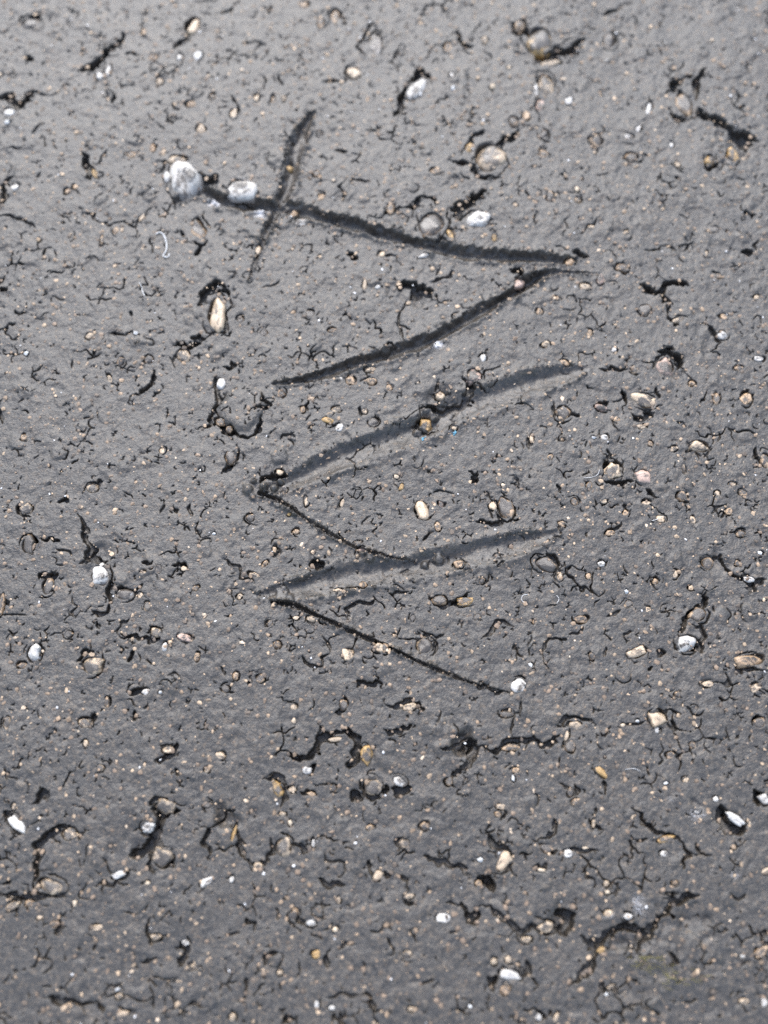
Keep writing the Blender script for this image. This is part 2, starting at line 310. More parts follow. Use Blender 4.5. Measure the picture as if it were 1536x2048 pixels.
for gi, (lab, pts, depth, skew, pw, lip) in enumerate(GROOVES):
    wide = gi in (3, 5)
    pp = [Vector((float(P(p[0], p[1])[0]), float(P(p[0], p[1])[1]))) for p in pts]
    ww = [p[2] * mmpp(p[0], p[1])[0] / 2 for p in pts]
    # Catmull-Rom refinement
    fine, fw = [], []
    for k in range(len(pp) - 1):
        p0, p1, p2, p3 = pp[max(k-1,0)], pp[k], pp[k+1], pp[min(k+2,len(pp)-1)]
        for s in range(5):
            t = s / 5
            fine.append(0.5*((2*p1)+(p2-p0)*t+(2*p0-5*p1+4*p2-p3)*t*t+(3*p1-p0-3*p2+p3)*t**3))
            fw.append(ww[k]*(1-t)+ww[k+1]*t)
    fine.append(pp[-1]); fw.append(ww[-1])
    xs = [p.x for p in fine]; ys = [p.y for p in fine]; mw = max(fw) * 2.2 + 1
    i0, i1 = int((min(xs)-mw-XMIN)/RES), int((max(xs)+mw-XMIN)/RES); j0, j1 = int((min(ys)-mw-Y0)/RES), int((max(ys)+mw-Y0)/RES)
    w = (slice(j0, j1), slice(i0, i1)); X = XS[w[1]][None, :]; Y = YS[w[0]][:, None]
    best = np.full((j1-j0, i1-i0), 1e9, np.float32); sg = np.zeros_like(best); hw = np.ones_like(best)
    for k in range(len(fine) - 1):
        a, b = fine[k], fine[k+1]; d = b - a; L2 = d.length_squared
        t = np.clip(((X-a.x)*d.x+(Y-a.y)*d.y)/L2, 0, 1)
        dx = X-a.x-t*d.x; dy = Y-a.y-t*d.y; di = np.sqrt(dx*dx+dy*dy)
        nrm = Vector((-d.y, d.x)).normalized()
        if (gi == 0 and nrm.x > 0) or (gi != 0 and nrm.y < 0): nrm = -nrm      # positive side = the steep, shaded wall
        s = dx*nrm.x+dy*nrm.y
        m = di < best
        best[m] = di[m]; sg[m] = np.sign(s)[m]; hw[m] = (fw[k]*(1-t)+fw[k+1]*t)[m]
    q = sg * best / (hw * (1 + (.06 if wide else .16) * n_mid[w]))
    q = q * (1 + (.05*n_edge2[w] + .03*n_edge[w] if wide else .13*n_edge2[w] + .13*n_edge[w]) * np.where(q > 0, 1, .6))
    # profile: q=+1 steep wall, q=-1 gentle wall, deepest at skew
    r = np.where(q > skew, (q-skew)/(1-skew), (skew-q)/(1+skew))
    wfac = np.clip(hw / (max(fw)*0.85), 0.03, 1) ** (1.6 if wide else 1.2 if gi else .9)
    dp = depth * wfac * (np.cos(np.clip(r, 0, 1)*math.pi/2)**1.25 if wide else np.clip(1 - r**pw, 0, 1))
    lp = lip * wfac * np.exp(-((np.abs(q)-1.18)/0.28)**2) * (1+.6*n_edge2[w])
    m = dp > gdepth[w]
    gid[w] = np.where(m & (np.abs(q) < 1.0), gi, gid[w])
    gdepth[w] = np.maximum(gdepth[w], dp); glip[w] = np.maximum(glip[w], lp)
gm = np.clip(gdepth / 0.25, 0, 1)
H += lump * (1 - 0.85*gm) + glip - gdepth
H -= cut * (1 - 0.5*gm)
H += gm * 0.02 * n_small

# crumbs of mortar pushed up at groove ends and beside the cuts
def crumb_bump(px, py, r, h):
    x, y = map(float, P(px, py)); s = mmpp(px, py)[0]; r *= s
    w = window(x, y, r * 1.5)
    X = XS[w[1]][None, :]-x; Y = YS[w[0]][:, None]-y
    q = np.sqrt(X*X+Y*Y)/r*(1+.25*n_edge2[w]+.1*n_edge[w])
    H[w] += h*np.clip(1-q**2.5, 0, 1)
for px, py, r, h in [(497,978,14,.9),(508,962,9,.7),(525,972,11,.9),(548,975,9,1.0),(560,962,8,.8),(505,992,9,.5),(560,1190,12,.7),(578,1196,9,.6),(545,1198,9,.5),(850,850,18,1.1),(868,832,12,.8),(835,862,10,.7),
                     (600,400,8,.5),(880,1118,12,.9),(740,1118,10,.6),(725,1105,8,.7),(700,1180,14,.5),(850,1128,9,.8),(690,1255,10,.4),(790,1300,10,.5),(820,1308,8,.4),(770,702,9,1.2),(860,1330,8,.4),(920,1125,12,.5)]:
    crumb_bump(px, py, r, h)
for k in range(900):                                         # loose crumbly edges along the scored marks
    g = random.choice(GROOVES); i = random.randrange(len(g[1])-1); t = random.random()
    a, b = g[1][i], g[1][i+1]; wv = (a[2]*(1-t)+b[2]*t)/2
    off = random.choice((-1, 1))*wv*random.uniform(.95, 1.5)
    d = math.hypot(b[0]-a[0], b[1]-a[1]); nx, ny = -(b[1]-a[1])/d, (b[0]-a[0])/d
    crumb_bump(a[0]*(1-t)+b[0]*t+nx*off, a[1]*(1-t)+b[1]*t+ny*off, random.uniform(1.5, 5), random.uniform(.06, .28))

# ------------------------------------------------------------------ materials
def new_mat(name):
    m = bpy.data.materials.new(name); m.use_nodes = True
    return m, m.node_tree.nodes, m.node_tree.links, m.node_tree.nodes['Principled BSDF']
def asphalt_material(name='asphalt', rough=(.44, .60), grain=.00008):
    m, n, l, b = new_mat(name)
    tc = n.new('ShaderNodeTexCoord')
    def noise(scale, det=4, rough=.6):
        t = n.new('ShaderNodeTexNoise'); t.inputs['Scale'].default_value = scale; t.inputs['Detail'].default_value = det
        t.inputs['Roughness'].default_value = rough; l.new(tc.outputs['Object'], t.inputs['Vector']); return t
    n1, n2, n3 = noise(90), noise(1500, 5), noise(4200, 3, .7)
    r1 = n.new('ShaderNodeValToRGB'); r1.color_ramp.elements[0].position = .3; r1.color_ramp.elements[1].position = .7
    r1.color_ramp.elements[0].color = (.0395, .0335, .0262, 1); r1.color_ramp.elements[1].color = (.0455, .0390, .0312, 1)
    l.new(n1.outputs['Fac'], r1.inputs['Fac'])
    r2 = n.new('ShaderNodeValToRGB'); r2.color_ramp.elements[0].position = .34; r2.color_ramp.elements[1].position = .75
    r2.color_ramp.elements[0].color = (.50, .50, .50, 1); r2.color_ramp.elements[1].color = (1.65, 1.58, 1.50, 1)
    l.new(n2.outputs['Fac'], r2.inputs['Fac'])
    mul = n.new('ShaderNodeMix'); mul.data_type = 'RGBA'; mul.blend_type = 'MULTIPLY'; mul.inputs['Factor'].default_value = 1
    l.new(r1.outputs[0], mul.inputs['A']); l.new(r2.outputs[0], mul.inputs['B'])
    # every sand grain in the mortar has its own tone
    vt = n.new('ShaderNodeTexVoronoi'); vt.inputs['Scale'].default_value = 3000; l.new(tc.outputs['Object'], vt.inputs['Vector'])
    st = n.new('ShaderNodeSeparateColor'); l.new(vt.outputs['Color'], st.inputs[0])
    r3 = n.new('ShaderNodeValToRGB'); r3.color_ramp.elements[0].color = (.60, .60, .62, 1); r3.color_ramp.elements[1].color = (1.9, 1.72, 1.5, 1)
    e = r3.color_ramp.elements.new(.75); e.color = (1.05, 1.03, 1.0, 1); l.new(st.outputs[2], r3.inputs['Fac'])
    mul0 = mul; mul = n.new('ShaderNodeMix'); mul.data_type = 'RGBA'; mul.blend_type = 'MULTIPLY'; mul.inputs['Factor'].default_value = 1
    l.new(mul0.outputs['Result'], mul.inputs['A']); l.new(r3.outputs[0], mul.inputs['B'])
    # worn sand grains showing through the bitumen
    vo = n.new('ShaderNodeTexVoronoi'); vo.inputs['Scale'].default_value = 1250; l.new(tc.outputs['Object'], vo.inputs['Vector'])
    sp = n.new('ShaderNodeSeparateColor'); l.new(vo.outputs['Color'], sp.inputs[0])
    lt = n.new('ShaderNodeMath'); lt.operation = 'GREATER_THAN'; lt.inputs[1].default_value = .90; l.new(sp.outputs[0], lt.inputs[0])
    sz = n.new('ShaderNodeMapRange'); sz.inputs[1].default_value = .22; sz.inputs[2].default_value = .12; l.new(vo.outputs['Distance'], sz.inputs[0])
    gf = n.new('ShaderNodeMath'); gf.operation = 'MULTIPLY'; l.new(lt.outputs[0], gf.inputs[0]); l.new(sz.outputs[0], gf.inputs[1])
    gf2 = n.new('ShaderNodeMath'); gf2.operation = 'MULTIPLY'; l.new(gf.outputs[0], gf2.inputs[0]); l.new(sp.outputs[1], gf2.inputs[1])
    mg = n.new('ShaderNodeMix'); mg.data_type = 'RGBA'; l.new(gf2.outputs[0], mg.inputs['Factor']); l.new(mul.outputs['Result'], mg.inputs['A']); mg.inputs['B'].default_value = (.26, .19, .13, 1)
    # pale mineral dust lying in a few places
    at = n.new('ShaderNodeAttribute'); at.attribute_name = 'dust'
    nd = noise(5200, 3, .85)
    dm = n.new('ShaderNodeMath'); dm.operation = 'MULTIPLY_ADD'; dm.inputs[1].default_value = .42; l.new(at.outputs['Fac'], dm.inputs[0]); l.new(nd.outputs['Fac'], dm.inputs[2])
    da = n.new('ShaderNodeMapRange'); da.inputs[1].default_value = .72; da.inputs[2].default_value = .92; l.new(dm.outputs[0], da.inputs[0])
    dg = n.new('ShaderNodeMath'); dg.operation = 'GREATER_THAN'; dg.inputs[1].default_value = .02; l.new(at.outputs['Fac'], dg.inputs[0])
    dk = n.new('ShaderNodeMath'); dk.operation = 'MULTIPLY'; l.new(da.outputs[0], dk.inputs[0]); l.new(dg.outputs[0], dk.inputs[1])
    md = n.new('ShaderNodeMix'); md.data_type = 'RGBA'; l.new(dk.outputs[0], md.inputs['Factor']); l.new(mg.outputs['Result'], md.inputs['A']); md.inputs['B'].default_value = (.62, .61, .62, 1)
    l.new(md.outputs['Result'], b.inputs['Base Color'])
    rr = n.new('ShaderNodeMapRange'); rr.inputs[3].default_value, rr.inputs[4].default_value = rough; l.new(n2.outputs['Fac'], rr.inputs[0]); l.new(rr.outputs[0], b.inputs['Roughness'])
    b.inputs['Specular IOR Level'].default_value = .85
    bp = n.new('ShaderNodeBump'); bp.inputs['Strength'].default_value = 1.0; bp.inputs['Distance'].default_value = grain
    n4 = noise(3200, 5, .8)
    vg = n.new('ShaderNodeTexVoronoi'); vg.inputs['Scale'].default_value = 3600; l.new(tc.outputs['Object'], vg.inputs['Vector'])
    hsum = n.new('ShaderNodeMath'); hsum.operation = 'MULTIPLY_ADD'; hsum.inputs[1].default_value = -.55; l.new(vg.outputs['Distance'], hsum.inputs[0]); l.new(n4.outputs['Fac'], hsum.inputs[2])
    l.new(hsum.outputs[0], bp.inputs['Height']); l.new(bp.outputs[0], b.inputs['Normal'])
    return m
def stone_material():
    """bare stone with the remains of its bitumen coat; object colour = stone colour, alpha = how much coat is left"""
    m, n, l, b = new_mat('worn_stone')
    tc = n.new('ShaderNodeTexCoord'); oi = n.new('ShaderNodeObjectInfo')
    off = n.new('ShaderNodeMath'); off.operation = 'MULTIPLY'; off.inputs[1].default_value = 37; l.new(oi.outputs['Random'], off.inputs[0])
    def noise(scale, det, rough=.6):
        t = n.new('ShaderNodeTexNoise'); t.noise_dimensions = '4D'; t.inputs['Scale'].default_value = scale; t.inputs['Detail'].default_value = det; t.inputs['Roughness'].default_value = rough
        l.new(tc.outputs['Object'], t.inputs['Vector']); l.new(off.outputs[0], t.inputs['W']); return t
    na, nb, nc = noise(1.7, 4), noise(3.5, 5, .7), noise(9, 3, .7)
    sx = n.new('ShaderNodeSeparateXYZ'); l.new(tc.outputs['Object'], sx.inputs[0])
    cx = n.new('ShaderNodeCombineXYZ'); l.new(sx.outputs[0], cx.inputs[0]); l.new(sx.outputs[1], cx.inputs[1])
    ln = n.new('ShaderNodeVectorMath'); ln.operation = 'LENGTH'; l.new(cx.outputs[0], ln.inputs[0])
    def math_(op, a, bb, clamp=False):
        t = n.new('ShaderNodeMath'); t.operation = op; t.use_clamp = clamp
        for i, v in enumerate((a, bb)):
            if isinstance(v, (int, float)): t.inputs[i].default_value = v
            else: l.new(v, t.inputs[i])
        return t.outputs[0]
    v = math_('MULTIPLY', oi.outputs['Alpha'], 1.55)
    v = math_('SUBTRACT', v, math_('MULTIPLY', ln.outputs['Value'], math_('MULTIPLY', oi.outputs['Alpha'], .95)))
    v = math_('ADD', v, math_('MULTIPLY', math_('SUBTRACT', na.outputs['Fac'], .5), 1.7))
    v = math_('ADD', v, math_('MULTIPLY', math_('SUBTRACT', nb.outputs['Fac'], .5), .7))
    mr = n.new('ShaderNodeMapRange'); mr.inputs[1].default_value = .40; mr.inputs[2].default_value = .62; l.new(v, mr.inputs[0])
    r = n.new('ShaderNodeValToRGB'); r.color_ramp.elements[0].position = .3; r.color_ramp.elements[1].position = .72
    r.color_ramp.elements[0].color = (.50, .44, .38, 1); r.color_ramp.elements[1].color = (1.12, 1.1, 1.06, 1); l.new(nb.outputs['Fac'], r.inputs['Fac'])
    mul = n.new('ShaderNodeMix'); mul.data_type = 'RGBA'; mul.blend_type = 'MULTIPLY'; mul.inputs['Factor'].default_value = 1
    l.new(oi.outputs['Color'], mul.inputs['A']); l.new(r.outputs[0], mul.inputs['B'])
    mx = n.new('ShaderNodeMix'); mx.data_type = 'RGBA'; l.new(mr.outputs[0], mx.inputs['Factor']); l.new(mul.outputs['Result'], mx.inputs['A'])
    mx.inputs['B'].default_value = (.062, .050, .039, 1)
    l.new(mx.outputs['Result'], b.inputs['Base Color'])
    rg = n.new('ShaderNodeMapRange'); b.inputs['Specular IOR Level'].default_value = .8; rg.inputs[3].default_value = .30; rg.inputs[4].default_value = .52; l.new(nb.outputs['Fac'], rg.inputs[0]); l.new(rg.outputs[0], b.inputs['Roughness'])
    bp = n.new('ShaderNodeBump'); bp.inputs['Strength'].default_value = .5; bp.inputs['Distance'].default_value = .00018
    l.new(math_('ADD', nc.outputs['Fac'], mr.outputs[0]), bp.inputs['Height']); l.new(bp.outputs[0], b.inputs['Normal'])
    return m
def plain_material(name, colr, rough=.6, attr=None):
    m, n, l, b = new_mat(name); b.inputs['Roughness'].default_value = rough
    t = n.new('ShaderNodeTexNoise'); t.inputs['Scale'].default_value = 2500; tc = n.new('ShaderNodeTexCoord'); l.new(tc.outputs['Object'], t.inputs['Vector'])
    r = n.new('ShaderNodeValToRGB'); r.color_ramp.elements[0].position = .3; r.color_ramp.elements[1].position = .7
    r.color_ramp.elements[0].color = (.6, .6, .6, 1); r.color_ramp.elements[1].color = (1.15, 1.15, 1.15, 1); l.new(t.outputs['Fac'], r.inputs['Fac'])
    mul = n.new('ShaderNodeMix'); mul.data_type = 'RGBA'; mul.blend_type = 'MULTIPLY'; mul.inputs['Factor'].default_value = 1; l.new(r.outputs[0], mul.inputs['B'])
    if attr:
        a = n.new('ShaderNodeAttribute'); a.attribute_name = attr; l.new(a.outputs['Color'], mul.inputs['A'])
    else: mul.inputs['A'].default_value = (*colr, 1)
    l.new(mul.outputs['Result'], b.inputs['Base Color'])
    return m
M_ASPH, M_STONE = asphalt_material(), stone_material()
M_PRESSED = asphalt_material('pressed_bitumen', (.43, .555), .00006)      # smeared smooth by the tool that cut the marks
M_GRIT = plain_material('grit', (.3, .2, .1), .55, 'grain_colour')
M_FIBRE = plain_material('white_fibre', (.75, .74, .72), .5)
M_BLUE = plain_material('blue_paint', (.16, .42, .55), .4)
M_MOSS = plain_material('dry_moss', (.20, .17, .05), .7)

# ------------------------------------------------------------------ stones: list first (their sockets are cut into the pavement)
COL = {'w': (.64, .63, .61), 'c': (.58, .46, .33), 't': (.50, .355, .225), 'y': (.50, .32, .12), 'p': (.56, .41, .34), 'g': (.36, .33, .30), 'b': (.34, .22, .12)}
# tile, x, y, half-width, half-height (2x view units), rotation deg, stone colour, coat left, proud, label
HERO = [
 ('A',735,715,74,84,8,'w',.40,.42,'largest pebble, dusty white and grey, at the left end of the top groove'),
 ('A',965,748,64,46,-10,'w',.42,.32,'dusty white pebble lying in the top groove just left of the slash'),
 ('A',797,912,38,54,25,'t',.62,.34,'tan rimmed grey stone directly below the largest dusty white pebble'),
 ('A',862,1246,42,80,0,'c',.36,.42,'tall cream pebble with grey patches in its dark socket below the slash'),
 ('A',780,105,24,44,-15,'c',.15,.35,'bright upright cream pebble beside a dark crack near the top edge'),
 ('A',1507,172,32,54,0,'g',.45,.35,'smooth grey pebble near the top edge, right of the slash tip'),
 ('A',1415,285,33,34,0,'c',.30,.35,'round tan pebble up and right of the slash tip'),
 ('A',790,225,22,20,0,'w',.0,.3,'small bright white pebble below the upright cream pebble, right of its twin'),
 ('B',622,150,66,66,0,'y',.66,.40,'large brown stone in a deep black hollow at the top right'),
 ('B',132,352,70,32,52,'w',.42,.36,'slanted white edged pebble in a dark slot above the top groove'),
 ('B',415,632,72,76,0,'c',.56,.36,'big flat stone with pale worn rim above the angular white chip'),
 ('B',380,880,58,38,0,'w',.40,.36,'angular white edged chip above the middle of the top groove'),
 ('B',195,892,66,64,0,'t',.80,.25,'dark coated stone with brown rim hanging over the top groove'),
 ('B',1202,412,44,66,8,'t',.62,.40,'brown grey pebble at the upper right beside a long black hollow'),
 ('B',648,330,40,46,0,'c',.55,.28,'pale worn stone left of the short white sliver at the upper right'),
 ('B',1060,430,13,34,-18,'w',.0,.35,'thin bright white sliver standing upright at the upper right'),
 ('B',540,1130,26,24,0,'p',.20,.40,'small pinkish pebble at the bend of the upper straight groove'),
 ('B',1392,622,26,40,10,'y',.45,.28,'yellow brown edged stone below the long black hollow at right'),
 ('B',745,1045,24,22,0,'t',.30,.40,'small tan pebble at the right tip of the top groove'),
 ('C',880,158,25,30,12,'w',.12,.38,'small white pebble wedged above the big dark plate, left of the grooves'),
 ('C',735,55,32,36,0,'c',.52,.30,'pale edged stone up and left of the big dark plate'),
 ('C',402,938,46,58,22,'w',.24,.42,'bright white pebble with a dark spot at mid left'),
 ('C',130,1248,34,40,0,'w',.0,.42,'rounded pure white pebble close to the left edge'),
 ('C',362,1300,52,50,0,'c',.60,.32,'ring like stone with pale rim and dark centre, right of the pure white pebble'),
 ('C',105,670,32,26,0,'c',.60,.30,'small grey topped stone near the left edge above the white pebble'),
 ('C',1395,1250,28,38,10,'c',.45,.36,'cream stone just below the lower thin cut'),
 ('C',745,1185,34,20,-15,'p',.40,.30,'flat reddish tan stone left of the lower grooves'),
 ('C',500,1010,44,36,0,'w',.68,.28,'dark topped stone with white upper edge beside the bright spotted pebble'),
 ('C',1400,160,25,22,0,'t',.35,.32,'tan pebble just under the upper straight groove'),
 ('D',155,667,36,44,25,'c',.22,.42,'egg shaped cream pebble between the middle and lower grooves'),
 ('D',1218,1202,54,48,0,'w',.34,.36,'jagged bright white chip at the lower right of centre'),
 ('D',1038,535,38,37,0,'p',.25,.46,'round pinkish pebble with white right side, right one of a touching pair'),
 ('D',915,522,40,44,-20,'c',.46,.40,'cream edged wedge in a dark hollow, left one of a touching pair'),
 ('D',1127,102,44,46,0,'p',.60,.42,'angular brown grey pebble in a dark notch right of the middle groove'),
 ('D',1260,425,48,27,0,'c',.40,.40,'oval flat cream pebble near the right edge'),
 ('D',1528,470,28,44,0,'t',.62,.40,'brown rounded pebble cut by the right edge of the photo'),
 ('D',1450,225,28,36,-10,'t',.38,.36,'tan pebble near the right edge above the oval cream one'),
 ('D',1040,238,58,32,-18,'c',.50,.32,'pale tan stone with a dark slot below it, right of the middle groove'),
 ('D',715,282,40,42,0,'t',.66,.28,'brown edged round stone below the right end of the middle groove'),
 ('D',358,135,44,34,20,'p',.62,.30,'brownish stone touching the upper edge of the middle groove'),
 ('D',168,335,34,36,20,'y',.42,.45,'yellowish crumb in the broken gap of the middle groove'),
 ('D',485,665,36,54,8,'t',.74,.25,'dark oval stone with brown rim right of the egg shaped pebble'),
 ('D',435,655,18,26,0,'c',.22,.34,'small cream pebble pressed against a dark oval stone'),
 ('D',642,888,58,36,-18,'t',.84,.32,'dark smooth oval stone below the right end of the lower groove'),
 ('D',870,888,16,15,0,'w',.22,.36,'tiny round white pebble right of the dark smooth oval stone'),
 ('D',1262,1088,42,38,0,'t',.68,.34,'grey stone with tan left edge above the jagged white chip'),
 ('D',1015,1240,44,25,22,'c',.36,.30,'elongated cream tan stone left of the jagged white chip'),
 ('D',1465,1275,62,32,8,'t',.42,.34,'large tan stone at the right edge beside the jagged white chip'),
 ('F',540,14,36,42,-15,'w',.34,.42,'white rimmed stone at the lower end of the bottom thin cut'),
 ('D',165,1217,45,42,0,'c',.78,.22,'dark flat stone with white tip just above the bottom thin cut'),
 ('E',70,560,56,28,-42,'w',.14,.34,'long white chip slanting at the lower left edge'),
 ('E',655,495,48,34,-10,'c',.58,.36,'oval cream rimmed stone at the top of a dark diagonal crack'),
 ('E',650,700,54,44,-38,'c',.62,.34,'tilted pale rimmed stone at the foot of the dark diagonal crack'),
 ('E',592,575,36,25,-5,'w',.50,.32,'small white rimmed stone between the two rimmed stones of the diagonal crack'),
 ('E',205,810,70,42,-12,'c',.58,.30,'broad stone with white left end at the lower left'),
 ('E',278,605,40,30,-10,'c',.60,.28,'pale rimmed stone above the broad stone with the white end'),
 ('E',1130,655,44,50,0,'c',.62,.30,'round grey stone with speckled tan rim at the end of a curved crack'),
 ('E',475,765,34,18,18,'w',.14,.32,'flat white wedge below the tilted pale rimmed stone'),
 ('E',1230,350,22,22,-30,'w',.16,.34,'small angular white pebble under the dark stepped crack'),
 ('E',1245,962,24,18,0,'w',.10,.36,'small oval white pebble near the bottom, left of centre'),
 ('E',830,795,36,20,32,'w',.22,.32,'pair of fused white chips in the lower left quarter'),
 ('E',1110,422,26,46,20,'y',.46,.28,'yellowish curved stone edge beside a crack below the thin cut'),
 ('F',1100,140,42,42,0,'c',.26,.44,'squarish cream pebble with white right side at the right'),
 ('F',477,718,30,50,-32,'c',.28,.40,'slanted cream pebble right of the bottom middle'),
 ('F',505,1168,50,24,-15,'w',.20,.42,'pointed white cream pebble above a black hole near the bottom'),
 ('F',240,940,34,22,8,'w',.05,.40,'smooth bright white pebble beside a dark hollow near the bottom'),
 ('F',870,355,40,22,-42,'y',.14,.36,'yellow tan wedge shaped chip in the lower right quarter'),
 ('F',1412,545,46,22,-30,'w',.16,.36,'white slanted chip in a deep black hole at the lower right'),
 ('F',1526,465,22,26,0,'w',.30,.36,'white pebble in a dark socket cut by the lower right edge'),
 ('F',1510,1075,44,26,35,'t',.52,.36,'oval grey tan pebble at the lower right corner region'),
 ('F',648,655,40,28,-32,'t',.70,.22,'dark leaf shaped stone with tan left edge right of the bottom middle'),
 ('F',655,978,40,28,-10,'c',.46,.34,'pale tan stone below a rough hollow near the bottom'),
 ('F',1138,1105,25,34,0,'c',.66,.30,'round dark stone with pale right rim near the moss strands'),
 ('F',735,685,26,20,0,'w',.30,.36,'white faceted pebble right of the dark leaf shaped stone'),
]
